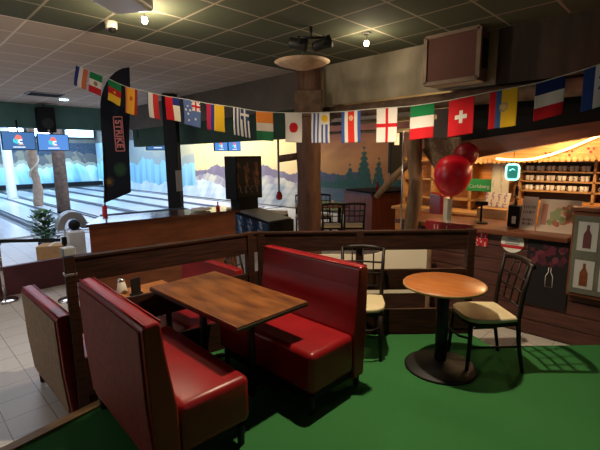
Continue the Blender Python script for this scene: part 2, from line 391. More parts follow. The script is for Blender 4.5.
# screens over the lanes
def screen(nm,label,loc,w,h,bright,group,rz=0):
    t=thing(nm,label,'screen',loc,rz,group)
    m=MB(); m.box((0,.03,h/2),(w+.04,.06,h+.04),bev=.008); m.build('frame','dark',t)
    m=MB(); m.box((0,-.004,h/2),(w,.006,h)); sc=m.build('display','tv_blue2' if bright else 'tv_blue',t)
    lx=-.02*w; lz=h*.58; s=h*.24
    m=MB(); hexa=[(lx-s*.95,lz+s*.3),(lx,lz+s*1.15),(lx+s*.95,lz+s*.3),(lx,lz-.02*s)]
    f=lambda u,v,t_:(u,t_,v)
    m.prism([(lx-s*.85,lz+s*.2),(lx-s*.2,lz+s*1.15),(lx+s*.55,lz+s*.95),(lx+s*.9,lz+s*.25),(lx+.1*s,lz-s*.05)],-.012,-.0072,f); m.build('logo_roof','glow_red',sc)
    m=MB(); m.prism([(lx-s*1.1,lz+s*.15),(lx-s*.6,lz+.1*s),(lx-s*.55,lz-s*1.0),(lx-s*1.1,lz-s*.7)],-.012,-.0072,f); m.prism([(lx-s*.5,lz+s*.05),(lx-s*.1,lz-s*.0),(lx-s*.1,lz-s*1.1),(lx-s*.5,lz-s*1.0)],-.012,-.0072,f); m.build('logo_bars','glow_teal',sc)
    m=MB(); a=[(lx+s*.5+s*.62*math.cos(x),lz-s*.5+s*.55*math.sin(x)) for x in [PI*.25+i*PI*1.5/12 for i in range(13)]]; bb=[(lx+s*.5+s*.3*math.cos(x),lz-s*.5+s*.26*math.sin(x)) for x in [PI*.25+i*PI*1.5/12 for i in range(13)]]
    m.prism(a+bb[::-1],-.012,-.0072,f); m.build('logo_letter','glow_white',sc)
    m=MB(); m.box((lx+s*.5,-.0095,lz-s*1.25),(s*1.1,.004,s*.14)); m.build('logo_dash','glow_orange',sc)
    m=MB()
    for k in range(9): m.box((lx-.16*w+k*.042*w,-.0095,h*.13),(.03*w,.004,h*.055))
    m.build('caption','glow_white',sc)
    m=MB(); m.tube([(0,.05,h),(0,.05,h+.32)],.02,8); m.build('bracket','dark',t)
    return t
screen('lane_screen','blue lane screen with coloured cube logo, left of the hanging speaker',(2.63,13.0,2.02),.72,.44,False,'lane screens under the teal soffit')
screen('lane_screen','brighter blue lane screen with coloured cube logo, right below hanging speaker',(3.44,13.0,2.0),.74,.42,True,'lane screens under the teal soffit')
screen('lane_screen','blue lane screen left of the black post, half hidden by it',(6.5,13.0,2.02),.74,.5,False,'lane screens right of the feather banner')
screen('lane_screen','small blue lane screen above the arcade cabinet, left of a pair',(8.45,12.2,1.98),.52,.34,True,'pair of screens above the arcade cabinet')
screen('lane_screen','small blue lane screen above the arcade cabinet, right of a pair',(9.03,12.2,1.98),.52,.34,True,'pair of screens above the arcade cabinet')
b=MB(); b.box((7.6,12.35,2.62),(4.2,.14,.5)); struct('trim_7',b,'greenbeam')
t=thing('hanging_speaker','black box speaker hanging from teal soffit above the two screens','speaker',(3.28,12.9,2.46))
m=MB(); m.box((0,0,.34),(.4,.34,.66),bev=.02); m.build('cabinet','dark',t)
m=MB(); m.lathe([(.0,0),(.13,0),(.14,.012)],n=20); o=m.build('woofer','blackmetal',t); o.rotation_euler=(PI/2,0,0); o.location=(0,-.172,.24)
m=MB(); m.lathe([(.0,0),(.03,0),(.03,.01)],n=14); o=m.build('badge','grey_plastic',t); o.rotation_euler=(PI/2,0,0); o.location=(0,-.172,.05)
m=MB(); m.tube([(0,.1,.66),(0,.1,.76)],.02,8); m.build('bracket','blackmetal',t)

# ------------------------------------------------------------------ ceiling fittings
def spotlamp(label,x,y,drop=.12,visible=True,energy=20,size=.05,col=(1,.8,.55),aim=None,ang=150):
    t=thing('ceiling_spotlight',label,'spotlight',(x,y,CEIL),0,'small ceiling spotlights')
    m=MB(); m.lathe([(.045,-.02),(.045,0)],n=16); m.build('ceiling_rose','white_plastic',t)
    m=MB(); m.tube([(0,0,-.02),(0,0,-drop+.03)],.008,8); m.build('stem','chrome',t)
    m=MB(); m.lathe([(.02,-drop+.05),(.035,-drop+.03),(.04,-drop+.015)],n=18); m.build('lamp_holder','chrome',t)
    m=MB(); m.blob((0,0,-drop-.008),(.03,.03,.03)); m.build('bulb','bulb',t)
    ld=bpy.data.lights.new('spot_light','SPOT' if ang<150 else 'POINT'); ld.energy=energy; ld.shadow_soft_size=size; ld.color=col
    if ang<150: ld.spot_size=math.radians(ang); ld.spot_blend=.5
    lo=bpy.data.objects.new('spot_light',ld); C.objects.link(lo); lo.location=(x,y,CEIL-drop-.09)
    return t
spotlamp('glowing ceiling spotlight on green tiles beside the white ceiling box',2.04,4.18,.12,energy=52)
spotlamp('glowing ceiling spotlight near the plaster header, left of the boxed speaker',4.39,3.15,.12,energy=14)
spotlamp('ceiling spotlight directly above the booth tables, above the picture',2.48,1.88,.12,energy=290,size=.035,ang=128)
t=thing('ceiling_vent','dark slotted vent set in the pale ceiling above the lane screens','vent',(2.85,11.05,CEIL))
m=MB(); m.box((0,0,-.012),(.72,.5,.024),bev=.006); m.build('frame','grey_plastic',t)
m=MB()
for k in range(5): m.box((0,-.18+k*.09,-.03),(.64,.05,.014))
m.build('slats','dark',t)
t=thing('ceiling_downlight','small blue-white round downlight in the pale ceiling by the vent','downlight',(3.43,11.7,CEIL))
m=MB(); m.lathe([(.12,-.012),(.13,0)],n=24); m.build('rim','white_plastic',t); m=MB(); m.lathe([(.06,-.035),(.095,-.03),(.1,-.012)],n=24); m.build('lens','bulb_blue',t)
t=thing('smoke_alarm','small beige dome detector with black lens on green ceiling tile','detector',(1.98,4.86,CEIL))
m=MB(); m.lathe([(.035,-.085),(.06,-.07),(.065,0)],n=20); m.build('housing','cream',t); m=MB(); m.blob((0,-.02,-.085),(.045,.045,.035)); m.build('lens','dark',t)
# white projector at the top edge
t=thing('ceiling_projector','white projector hung from ceiling at the top left, partly out of view','projector',(1.36,3.22,2.86),.6)
m=MB(); m.box((0,0,.1),(.5,.34,.16),bev=.03); m.build('body','white_plastic',t); m=MB(); m.lathe([(.0,0),(.05,0),(.055,.03)],n=18); o=m.build('lens','dark',t); o.rotation_euler=(0,PI/2,0); o.location=(.22,.0,.1)
m=MB(); m.tube([(0,0,.18),(0,0,.4)],.025,10); m.build('pole','white_plastic',t)
# moving-head effect lights with round saucer
t=thing('effect_light','pair of black disco spotlights on a ceiling bracket beside the pillar','stage light',(3.72,3.46,CEIL),-PI/4)
m=MB(); m.tube([(0,0,0),(0,0,-.12)],.02,8); m.tube([(-.16,0,-.12),(.16,0,-.12)],.014,8); m.build('bracket','blackmetal',t)
for sx,aa in ((-1,.15),(1,-.35)):
    m=MB(); m.lathe([(.035,-.13),(.06,-.11),(.062,.03),(.072,.06),(.072,.10),(.05,.10),(.045,.085)],n=18); o=m.build('lamp_can','blackmetal',t); o.location=(sx*.14,0,-.19); o.rotation_euler=(0,PI/2+aa,0)
    m=MB(); m.tube([(sx*.14,-.08,-.12),(sx*.14,-.09,-.2),(sx*.14,.09,-.2),(sx*.14,.08,-.12)],.008,6); m.build('yoke','blackmetal',t)
t=thing('saucer_shade','shallow tan saucer-shaped ceiling shade below the disco spotlights','shade',(3.98,3.86,2.93))
m=MB(); m.lathe([(.0,-.075),(.12,-.065),(.3,-.01),(.36,.02),(.34,.03),(.12,-.0),(.0,.0)],n=36); m.build('shade','sacking',t)
m=MB(); m.tube([(0,0,0),(0,0,.3)],.012,8); m.build('stem','blackmetal',t)
# pillar (reddish) and black post
t=thing('timber_pillar','tall reddish-brown timber pillar in the middle, behind the booth divider','pillar',(5.15,4.86,LOW),0)
m=MB(); m.tube([(.012*math.sin(k*1.3),.012*math.cos(k),k*.299) for k in range(13)],[.205+.008*math.sin(k*1.9) for k in range(13)],20); m.build('shaft','pillar',t)
m=MB(); m.box((0,0,2.95),(.52,.46,.42),rz=.75,bev=.03); m.build('capital','beamwood',t)
m=MB(); m.beam((-.05,.05,2.2),(.42,-.42,3.0),.07,.09); m.build('brace','beamwood',t)
m=MB(); m.tube([(-.36,.36,2.06),(-.05,.05,2.12)],.06,10); m.build('bracket_log','pillar',t)
t=thing('black_post','black square post with a small pale notice, left of the arcade cabinet','post',(5.0,9.25,LOW),0)
m=MB(); m.box((0,0,1.79),(.3,.3,3.58),rz=PI/4,bev=.01); m.build('shaft','dark',t)
m=MB(); m.box((-.0,-.218,1.55),(.16,.012,.5),rz=-.0); o=m.build('notice','grey_plastic',t); o.rotation_euler=(0,0,0)

# ------------------------------------------------------------------ BOOTH FURNITURE
def bench(label, loc, flip=False, backmat='vinyl_back', L=1.08, D=.61, rz=0):
    """seat faces +x (local); origin at rear of back, near end; runs +y"""
    t=thing('booth_bench',label,'bench',loc,rz,'red vinyl booth benches')
    s=-1 if flip else 1
    def prof(poly,y0,y1): 
        return lambda m: m.prism(poly,y0,y1,lambda u,v,tt:(s*u,tt,v))
    m=MB(); back=[(0.03,.10),(0,.5),(-.01,.93),(.008,.95),(.068,.955),(.088,.94),(.10,.8),(.135,.55),(.15,.46),(.15,.10)]
    m.prism(back,0,L,lambda u,v,tt:(s*u,tt,v)); bk=m.build('backrest','vinyl',t,bevel=.014)
    m=MB(); m.prism([(.012,.16),(-.012,.5),(-.02,.915),(-.004,.915),(.006,.5),(.03,.16)],.03,L-.03,lambda u,v,tt:(s*u,tt,v)); m.build('rear_panel',backmat,t,bevel=.004)
    m=MB(); m.box((s*(.15+(D-.15)/2),L/2,.31),(D-.15,L,.30)); m.bm.verts.ensure_lookup_table()
    o=m.build('seat','vinyl',t); md=o.modifiers.new('Bevel','BEVEL'); md.width=.045; md.segments=5; md.limit_method='ANGLE'
    for p in o.data.polygons: p.use_smooth=True
    m=MB(); m.tube([(s*.088,.012,.948),(s*.088,L-.012,.948)],.006,6); m.tube([(s*.004,.006,.95),(s*.004,L-.006,.95)],.006,6); m.build('piping','vinyl',bk)
    m=MB(); m.box((s*(D/2+.02),L/2,.13),(D-.1,L-.08,.06)); m.build('base_frame','dark',t)
    for (x,y) in ((.06,.05),(.06,L-.05),(D-.05,.05),(D-.05,L-.05)):
        m=MB(); m.lathe([(.018,0),(.022,.01),(.026,.14)],c=(s*x,y,0),n=12); m.build('leg','blackmetal',t)
    return t
bench('red vinyl booth bench nearest the camera, its dark back toward us',(.785,1.84,0),rz=math.radians(-2.6))
bench('bright red vinyl booth bench facing left, behind the wooden table corner',(2.425,1.70,0),True)
bench('red booth bench with brown board back on the tiled floor at far left',(.765,3.27,LOW),False,'hardboard')
bench('small-looking red booth bench seen beyond the divider above the table',(2.50,3.32,LOW),True)

def cafe_table(name,label,cx,cy,z0,W,L,H,topm):
    t=thing(name,label,'table',(cx,cy,z0))
    m=MB(); m.box((0,0,H-.018),(W,L,.036),bev=.004); m.build('tabletop',topm,t)
    m=MB(); m.box((0,0,H-.025),(W+.008,L+.008,.022),bev=.004); m.build('edge_band','edge',t)
    for sy in (-1,1):
        y=sy*L*.27
        m=MB(); m.tube([(0,y,.03),(0,y,H-.05)],.03,14); m.build('pedestal','blackmetal',t)
        m=MB(); m.box((0,y,H-.045),(.4,.09,.012)); m.build('top_plate','blackmetal',t)
        m=MB()
        for sx in (-1,1): m.tube([(0,y,.075),(sx*.16,y,.06),(sx*.27,y,.02)],[.024,.02,.015],10)
        m.build('foot','blackmetal',t)
    return t
cafe_table('dining_table','rectangular stained wood table with dark edge between two red benches',1.70,2.50,0,.62,1.16,.73,'tabletop')
cafe_table('dining_table','orange wood table partly seen through the divider at left',1.78,3.82,LOW,.60,.92,.73,'tabletop2')

# round table
t=thing('round_table','small round honey wood table on black pedestal, right of centre','table',(3.07,1.405,0))
m=MB(); m.lathe([(.0,.703),(.311,.703),(.318,.708),(.318,.724),(.311,.73),(0,.73)],n=64); m.build('tabletop','round_top',t)
m=MB(); m.lathe([(.3185,.706),(.322,.709),(.322,.722),(.3185,.726)],n=64); m.build('edge_band','edge_light',t)
m=MB(); m.tube([(0,0,.03),(0,0,.69)],.05,18); m.build('column','blackmetal',t)
m=MB(); m.lathe([(0,.0),(.285,.0),(.29,.01),(.27,.022),(.12,.04),(.055,.075),(0,.075)],n=48); m.build('base','blackmetal',t)
m=MB(); m.lathe([(.16,.685),(.16,.702)],n=24); m.build('top_plate','blackmetal',t)

# bistro chairs
def chair(label,loc,rz,group):
    """faces +x local, width along y"""
    t=thing('bistro_chair',label,'chair',loc,rz,group)
    W=.40; 
    # seat with rounded front
    poly=[(-.20,-.19),(.02,-.215),(.13,-.205),(.19,-.16),(.215,-.07),(.215,.07),(.19,.16),(.13,.205),(.02,.215),(-.20,.19)]
    m=MB(); m.prism(poly,.43,.465,lambda u,v,tt:(u,v,tt)); st=m.build('seat','cream_seat',t,bevel=.012)
    m=MB(); m.prism([(u*.97,v*.97) for u,v in poly],.395,.43,lambda u,v,tt:(u,v,tt)); m.build('seat_frame','darkwood_h',st,bevel=.004)
    for sy in (-1,1):
        m=MB(); m.tube([(.18,sy*.175,.4),(.185,sy*.18,.2),(.20,sy*.185,0)],[.02,.017,.014],8); m.build('leg','darkwood_h',t)
        m=MB(); m.tube([(-.26,sy*.19,0),(-.215,sy*.185,.25),(-.20,sy*.18,.45),(-.225,sy*.185,.68),(-.27,sy*.195,.90)],[.014,.017,.02,.017,.014],8); m.build('back_post','darkwood_h',t)
        m=MB(); m.tube([(.18,sy*.18,.22),(-.21,sy*.185,.22)],.010,6); m.build('stretcher','darkwood_h',t)
    m=MB(); m.tube([(-.275,-.2,.88),(-.30,-.1,.895),(-.305,0,.9),(-.30,.1,.895),(-.275,.2,.88)],.022,8); m.build('top_rail','darkwood_h',t)
    for z,x in ((.76,-.25),(.66,-.228),(.54,-.212)):
        m=MB(); m.tube([(x,-.18,z),(x-.02,0,z),(x,.18,z)],.009,6); m.build('back_rail','darkwood_h',t)
    for y in (-.1,0,.1):
        m=MB(); m.tube([(-.225,y,.54),(-.245,y,.66),(-.27,y,.76),(-.30,y,.89)],.008,6); m.build('back_slat','darkwood_h',t)
    m=MB(); m.tube([(.185,-.18,.30),(.24,-.1,.29),(.25,0,.29),(.24,.1,.29),(.185,.18,.30)],.010,6); m.build('front_stretcher','darkwood_h',t)
    return t
G='dark bistro chairs with cream seats'
ch=chair('dark bistro chair with cream seat, right of the small round table',(3.38,1.20,0),math.radians(137),G)
dup(ch,(2.87,2.08,0),math.radians(213),'dark bistro chair with cream seat, half hidden behind red bench',G)
dup(ch,(3.36,3.27,LOW),math.radians(-48),'dark chair beyond the divider, right beside the left half of the white wavy board',G)
dup(ch,(3.02,3.78,LOW),math.radians(-60),'dark chair beyond the divider corner, farther left than the wavy board',G)
# far dining group
t=thing('dining_table','dark table among far chairs, seen beside the reddish pillar','table',(7.54,6.70,LOW),PI/4)
m=MB(); m.box((0,0,.885),(.72,1.3,.035),bev=.004); m.build('tabletop','redwood',t)
for y in (-.45,.45):
    m=MB(); m.tube([(0,y,.04),(0,y,.87)],.04,12); m.build('column','blackmetal',t); m=MB(); m.lathe([(0,0),(.26,0),(.25,.02),(.05,.05)],c=(0,y,0),n=24); m.build('foot','blackmetal',t)
for i,(x,y,a,d) in enumerate([(6.72,6.36,PI/4,'nearest the pillar'),(7.08,6.0,PI/4+.05,'middle of the near row'),(7.44,5.64,PI/4-.04,'nearest the red-brown counter'),(7.78,7.52,-PI*.75,'behind the table, left one'),(8.12,7.18,-PI*.75,'behind the table, right one')]):
    dup(ch,(x,y,LOW),a,'dark chair with pale seat at the far table, '+d,'chairs around the far table',(1.18,1.18,1.18))
# white jug / glass on far table
for i,(x,y) in enumerate(((7.7,6.45),(7.45,6.8))):
    m=MB(); m.lathe([(0,0),(.03,0),(.036,.12),(.03,.125),(0,.125)],n=14); o=m.build('glass_tumbler','frost',None,loc=(x,y,.5535)); tag(o,'small pale tumbler on the far dark table, '+('nearer one' if i==0 else 'farther one'),'glass','tumblers on the far table')

# ------------------------------------------------------------------ DIVIDERS
def divider(label,A,B,zt,posts,base,caps=False):
    A=Vector((*A,0));B=Vector((*B,0)); t=thing('booth_divider',label,'divider',(A.x,A.y,base))
    d=(B-A); L=d.length; u=d.normalized()
    def P(s,z): q=A+u*s; return (q.x-A.x,q.y-A.y,z-base)
    for nm,z0,z1 in (('top_board',.85,zt-.012),('middle_board',.45,.655),('bottom_board',-.06,.25)):
        m=MB(); m.beam(P(0,(z0+z1)/2),P(L,(z0+z1)/2),.035,z1-z0); m.build(nm,'darkwood',t,bevel=.003)
    m=MB(); m.beam(P(0,zt-.004),P(L,zt-.004),.06,.02); m.build('cap_rail','darkwood',t,bevel=.003)
    for s in posts:
        m=MB(); q=P(s,0); m.box((q[0],q[1],(zt+.0-base)/2),(.07,.07,zt-base+.02),rz=math.atan2(u.y,u.x),bev=.004); m.build('post','darkwood',t)
    if caps:
        q=P(0,0); 
        m=MB(); m.box((q[0],q[1],zt+.05-base),(.085,.085,.06),bev=.008); m.build('post_cap','grey_plastic',t)
        m=MB(); m.box((q[0],q[1],zt-.12-base),(.078,.078,.02),bev=.004); m.build('metal_band','brasscap',t)
    return t
divider('dark plank divider behind the booth, running from left post to the corner',(.87,3.235),(2.45,2.99),1.04,(0,1.5),LOW,True)
divider('dark plank divider behind the round table, running right from the corner',(2.47,2.97),(3.93,1.51),1.035,(0,.95,2.02),LOW)
# bottle-shaped lamp/shaker on orange table
t=thing('table_lamp','small white glass shaker with dark cap on the orange table','shaker',(1.585,4.17,LOW+.73))
m=MB(); m.lathe([(0,0),(.052,0),(.055,.01),(.036,.11),(.03,.115),(0,.115)],n=20); m.build('glass_body','frost',t)
m=MB(); m.lathe([(.03,.114),(.034,.12),(.034,.14),(.02,.15),(0,.15)],n=20); m.build('cap','brasscap',t)
t=thing('menu_holder','upright black menu holder on the orange table, right of white shaker','menu holder',(1.66,4.0,LOW+.73),.2)
m=MB(); m.box((0,0,.09),(.1,.02,.16),bev=.003); m.build('board','dark',t); m=MB(); m.box((0,0,.008),(.12,.06,.016),bev=.003); m.build('foot','dark',t)

# white wavy board behind divider B
t=thing('wavy_board','long white board with wavy top edge and wooden end post behind divider','board',(4.30,2.90,LOW),-PI/4)
top=[(-1.1,.85),(-.5,.86),(-.12,.845),(.0,.855),(.12,.90),(.35,.925),(.55,.915),(.66,.90)]
m=MB(); m.prism([(-1.1,.33)]+top+[(.66,.33)],-.015,.015,lambda u,v,tt:(u,tt,v)); m.build('panel','cream',t)
m=MB(); m.box((.69,0,.47),(.05,.05,.94),bev=.006); m.build('end_post','logwood',t)
m=MB(); m.box((-1.1,0,.44),(.05,.05,.88),bev=.006); m.build('end_post','logwood',t)
m=MB(); m.box((-.2,0.02,.165),(1.8,.05,.33)); m.build('lower_panel','darkwood',t)

# ------------------------------------------------------------------ COUNTERS, RED WALL, STANCHIONS
t=thing('wooden_counter','long red-brown wooden counter with dark glossy top behind the booths','counter',(0,0,LOW))
f=lambda u,v,tt:(u,v,tt)
m=MB(); m.prism([(1.93,6.08),(4.22,5.755),(4.32,6.28),(2.32,6.62)],0,1.16,f); m.build('body','redwood',t,bevel=.006)
m=MB(); m.prism([(1.87,6.02),(4.28,5.68),(4.40,6.36),(2.30,6.72)],1.16,1.2,f); m.build('countertop',noisy('glossy_top',(.06,.02,.014),(.09,.03,.02),4,.12,spec=.8,coat=.5),t,bevel=.004)
m=MB(); m.prism([(1.90,6.06),(4.20,5.735),(4.20,5.75),(1.90,6.075)],0,.12,f); m.build('plinth','dark',t)
t=thing('ball_rack','dark rack with pale top strip behind the counter, near feather banner','rack',(3.35,7.85,LOW),-.15)
m=MB(); m.box((.25,0,.5),(1.6,.4,1.0),bev=.01); m.build('body','darkred',t); m=MB(); m.box((.25,0,1.02),(1.66,.46,.05),bev=.01); m.build('top','dark',t)
# gnome/ornament pieces on counter end
t=thing('counter_ornament','small red and black bottle ornament on the counter by the post','ornament',(4.0,5.95,LOW+1.2))
m=MB(); m.lathe([(0,0),(.035,0),(.035,.06),(.012,.09),(.012,.13),(0,.13)],n=14); m.build('body','red_plain',t); m=MB(); m.lathe([(.012,.12),(.014,.14),(0,.142)],n=12); m.build('cap','dark',t)
t=thing('crumpled_cloth','pale crumpled cloth lying on the counter beside the red ornament','cloth',(3.72,6.05,LOW+1.2))
m=MB(); m.blob((0,0,.03),(.2,.12,.03),fn=lambda q:Vector((q.x+.1*math.sin(q.y*7),q.y,q.z*(1+.5*math.sin(q.x*9)) if q.z>0 else q.z*.9))); m.build('folds','white_plastic',t)

t=thing('low_screen_wall','low dark maroon panel wall beyond the tiled floor at left','partition',(0,0,LOW))
m=MB(); m.prism([(-1.6,.46),(2.7,.46),(2.7,0),(-1.6,0)],7.55,7.63,lambda u,v,tt:(u,tt-(u-1)*.55 if False else tt,v)); m.build('panel','darkred',t)
def stanchion(x,y,label,belt):
    t=thing('barrier_post',label,'barrier post',(x,y,LOW),0,'chrome barrier posts')
    m=MB(); m.lathe([(0,0),(.17,0),(.175,.012),(.16,.03),(.05,.05),(0,.05)],n=32); m.build('base','chrome',t)
    m=MB(); m.tube([(0,0,.04),(0,0,.86)],.024,14); m.build('pole','chrome',t)
    m=MB(); m.lathe([(.034,.86),(.036,.865),(.036,.96),(.025,.97),(0,.97)],n=16); m.build('head','dark',t)
    if belt:
        m=MB(); m.beam((.03,0,.92),(belt[0]-x,belt[1]-y,.92),.006,.05); m.build('belt','dark',t)
    return t
stanchion(1.05,7.28,'chrome barrier post with black belt at the left picture edge',(1.72,6.68))
stanchion(1.75,6.62,'second chrome barrier post, its base seen beside the divider post',None)

# plant, box, ball return
t=thing('potted_plant','bushy green artificial plant standing behind the cardboard box','plant',(2.34,10.2,LOW))
m=MB(); m.lathe([(0,0),(.12,0),(.16,.3),(.14,.3),(0,.28)],n=18); m.build('pot','dark',t)
m=MB(); 
for k in range(520):
    a=random.uniform(0,2*PI); z=random.uniform(.35,.98); r=random.uniform(.02,.26)*(1.15-abs(z-.62)); c=Vector((r*math.cos(a),r*math.sin(a),z)); d=Vector((math.cos(a+random.uniform(-.6,.6)),math.sin(a),random.uniform(-.2,.9))).normalized()*random.uniform(.08,.15); w=d.cross(Vector((0,0,1))).normalized()*.04
    m._add([c,c+d*.5+w,c+d,c+d*.5-w],[(0,1,2,3)])
m.build('foliage','leaf',t); m=MB(); m.tube([(0,0,.27),(.01,0,.8)],.015,6); m.build('stem','logwood',t)
t=thing('cardboard_box','plain brown cardboard box on the maroon wall beside the belt','box',(2.03,8.5,LOW))
m=MB(); m.box((0,0,.27),(.42,.36,.54),rz=-.5,bev=.006); m.build('carton','cardboard',t); m=MB(); m.box((0,0,.542),(.05,.36,.004),rz=-.5); m.build('tape','cream',t)
t=thing('ball_return','white and grey bowling ball return with curved hood behind the counter','ball return',(2.60,9.2,LOW),-.1)
t.scale=(.78,.78,.95)
m=MB(); m.box((0,-.25,.36),(.40,.55,.72),bev=.05); m.build('body','white_plastic',t)
m=MB()
pts=[(.0+.0,-.0,0)]
arc=[(-.32*math.cos(a*PI/12),.0,.80+.33*math.sin(a*PI/12)) for a in range(13)]
m.prism([(-.36*math.cos(a*PI/14),.72+.38*math.sin(a*PI/14)) for a in range(15)]+[(.2*math.cos(a*PI/14),.72+.24*math.sin(a*PI/14)) for a in range(15)],-.2,.25,lambda u,v,tt:(u,tt,v)); m.build('hood','grey_plastic',t,bevel=.01)
m=MB(); m.prism([(.36*math.cos(a*PI/10),.38+.34*math.sin(a*PI/10)) for a in range(0,11)],-.1,.2,lambda u,v,tt:(u*.5,tt+.02,v)); m.build('chute','dark',t)
for i,(x,y,c) in enumerate([(2.42,8.02,'dark')]):
    m=MB(); m.blob((0,0,.108),(.108,.108,.108),24,16); o=m.build('bowling_ball','dark',None,loc=(2.585,8.98,LOW+.675)); tag(o,'black bowling ball resting on the white ball return','bowling ball')

# ------------------------------------------------------------------ FEATHER BANNER
t=thing('feather_banner','tall black feather banner with pink print standing behind the counter','banner',(2.63,7.02,LOW),-PI/4)
W=.46
def edge(v):  # left edge offset at height fraction
    return 0 if v<.72 else W*(1-math.sqrt(max(0,1-((v-.72)/.28)**2)))*.97
zb,zt=1.36,3.53
def bpos(u,v):
    x0=edge(v); x=x0+(W-x0)*u
    z=zb+(zt-zb)*v + (.18*(1-v)*(u))
    return (x-.14*(1-v),.03*math.sin(v*7+u*2),z)
def bcol(u,v):
    x0=edge(v); x=(x0+(W-x0)*u); c=(.012,.014,.024)
    # faint emblems near the bottom
    z=(zt-zb)*v+.18*(1-v)*u
    for (cx,cz,r,cc) in ((.29,.56,.12,(.02,.05,.035)),(.29,.56,.08,(.03,.075,.045)),(.10,.36,.08,(.05,.045,.035)),(.09,.36,.042,(.22,.12,.03))):
        if (x-cx)**2+(z-cz)**2<r*r: c=cc
    return c
sheet('flag_panel',40,120,bpos,bcol,'cloth',t,.003,True)
m=MB(); m.tube([(-.008,.0,.02),(-.008,0,1.6),(-.008,.0,3.2),(.05,0,3.55),(.2,0,3.58)] if False else [(-.20,0,.02),(-.03,0,2.8)],.012,8); m.build('pole','dark',t)
m=MB(); m.tube([(-.17,0,.55),(-.13,0,1.32)],.04,10); m.build('pole_sleeve','red_plain',t)
m=MB(); m.box((-.2,0,.02),(.5,.5,.04),bev=.01); m.build('base_plate','blackmetal',t)
# print: outlined box with stacked letters
m=MB(); 
fx=lambda u,v,tt:(u,tt,v)
x0,x1,z0,z1=.16,.30,2.22,2.76
for a in ((x0,z0,x1,z0),(x0,z1,x1,z1),(x0,z0,x0,z1),(x1,z0,x1,z1)):
    m.beam((a[0],-.042,a[1]),(a[2],-.042,a[3]),.006,.014,up=(0,0,1) if a[1]==a[3] else (1,0,0))
m.build('print_outline','banner_print',t)
def text(body,size,mtl,parent,loc,rot,name='lettering',extr=.002,bold=0.,align='CENTER'):
    cu=bpy.data.curves.new(name,'FONT'); cu.body=body; cu.size=size; cu.extrude=extr; cu.align_x=align; cu.align_y='CENTER'; cu.offset=bold
    o=bpy.data.objects.new(name,cu); C.objects.link(o)
    dg=bpy.context.evaluated_depsgraph_get(); me=bpy.data.meshes.new_from_object(o.evaluated_get(dg)); bpy.data.objects.remove(o)
    o=bpy.data.objects.new(name,me); C.objects.link(o); me.materials.clear(); me.materials.append(M[mtl]); o.parent=parent; o.location=loc; o.rotation_euler=rot
    return o
text('STRIKE',.145,'banner_print',t,((x0+x1)/2,-.044,(z0+z1)/2),(PI/2,PI/2,0),bold=.004)

# ------------------------------------------------------------------ ARCADE / PINBALL
t=thing('arcade_cabinet','tall black pinball machine with dim artwork backbox beside the post','arcade machine',(5.02,6.52,LOW),.05)
def art(u,v):
    n=n2(u*9,v*8,2)
    c=(.012,.012,.014)
    if .25<v<.9 and n>.15: c=(.10,.045,.03)
    if .35<v<.7 and n>.55: c=(.2,.09,.05)
    if .12<v<.3 and n2(u*16,v*14,5)>.4: c=(.12,.11,.12)
    return c
m=MB(); m.box((0,0,1.59),(.60,.34,.78),bev=.01); m.build('backbox','dark',t)
sheet('backglass',24,28,lambda u,v:(-.27+.54*u,-.178,1.24+.70*v),art,'print',t,.004)
m=MB(); m.box((0,.0,1.1),(.42,.3,.22),bev=.01); m.build('neck','dark',t)
m=MB(); m.prism([(.15,.55),(.15,1.02),(-1.05,.86),(-1.05,.62)],-.28,.28,lambda u,v,tt:(tt,u,v)); m.build('cabinet','dark',t,bevel=.008)
def art2(u,v):
    n=n2(u*14,v*6,1); 
    c=(.02,.05,.12) if n<.1 else (.10,.22,.42)
    if n>.5: c=(.5,.55,.6)
    return c
sheet('side_artwork',36,12,lambda u,v:(-.285,.1-1.1*u,(.6+.02*u)+(.36-.14*u)*v),art2,'print',t,.003)
m=MB(); m.prism([(.12,1.025),(-1.0,.875),(-1.0,.89),(.12,1.04)],-.26,.26,lambda u,v,tt:(tt,u,v)); m.build('playfield_glass','grey_plastic',t)
for (x,y) in ((-.24,.1),(.24,.1),(-.24,-1.0),(.24,-1.0)):
    m=MB(); m.tube([(x,y,0),(x,y,.62)],.022,8); m.build('leg','chrome',t)
t.scale=(1.12,1.0,1.07)
# pale rail and small red lantern right of cabinet
t=thing('ledge_rail','pale straight rail on a dark ledge between arcade machine and pillar','rail',(6.0,7.7,LOW))
m=MB(); m.beam((-.3,.6,.82),(.45,-.9,.82),.12,.08); m.build('rail','cream',t); m=MB(); m.beam((-.3,.6,.39),(.45,-.9,.39),.2,.78); m.build('ledge_panel','darkred',t)
t=thing('red_lantern','small red lantern hanging on a grey rod in front of the mountains','lantern',(8.0,8.75,.62))
m=MB(); m.lathe([(0,-.12),(.08,-.1),(.1,0),(.06,.12),(0,.14)],n=16); m.build('lantern_body','red_plain',t); m=MB(); m.tube([(0,0,.13),(0,0,2.8)],.03,8); m.build('rod','grey_plastic',t)

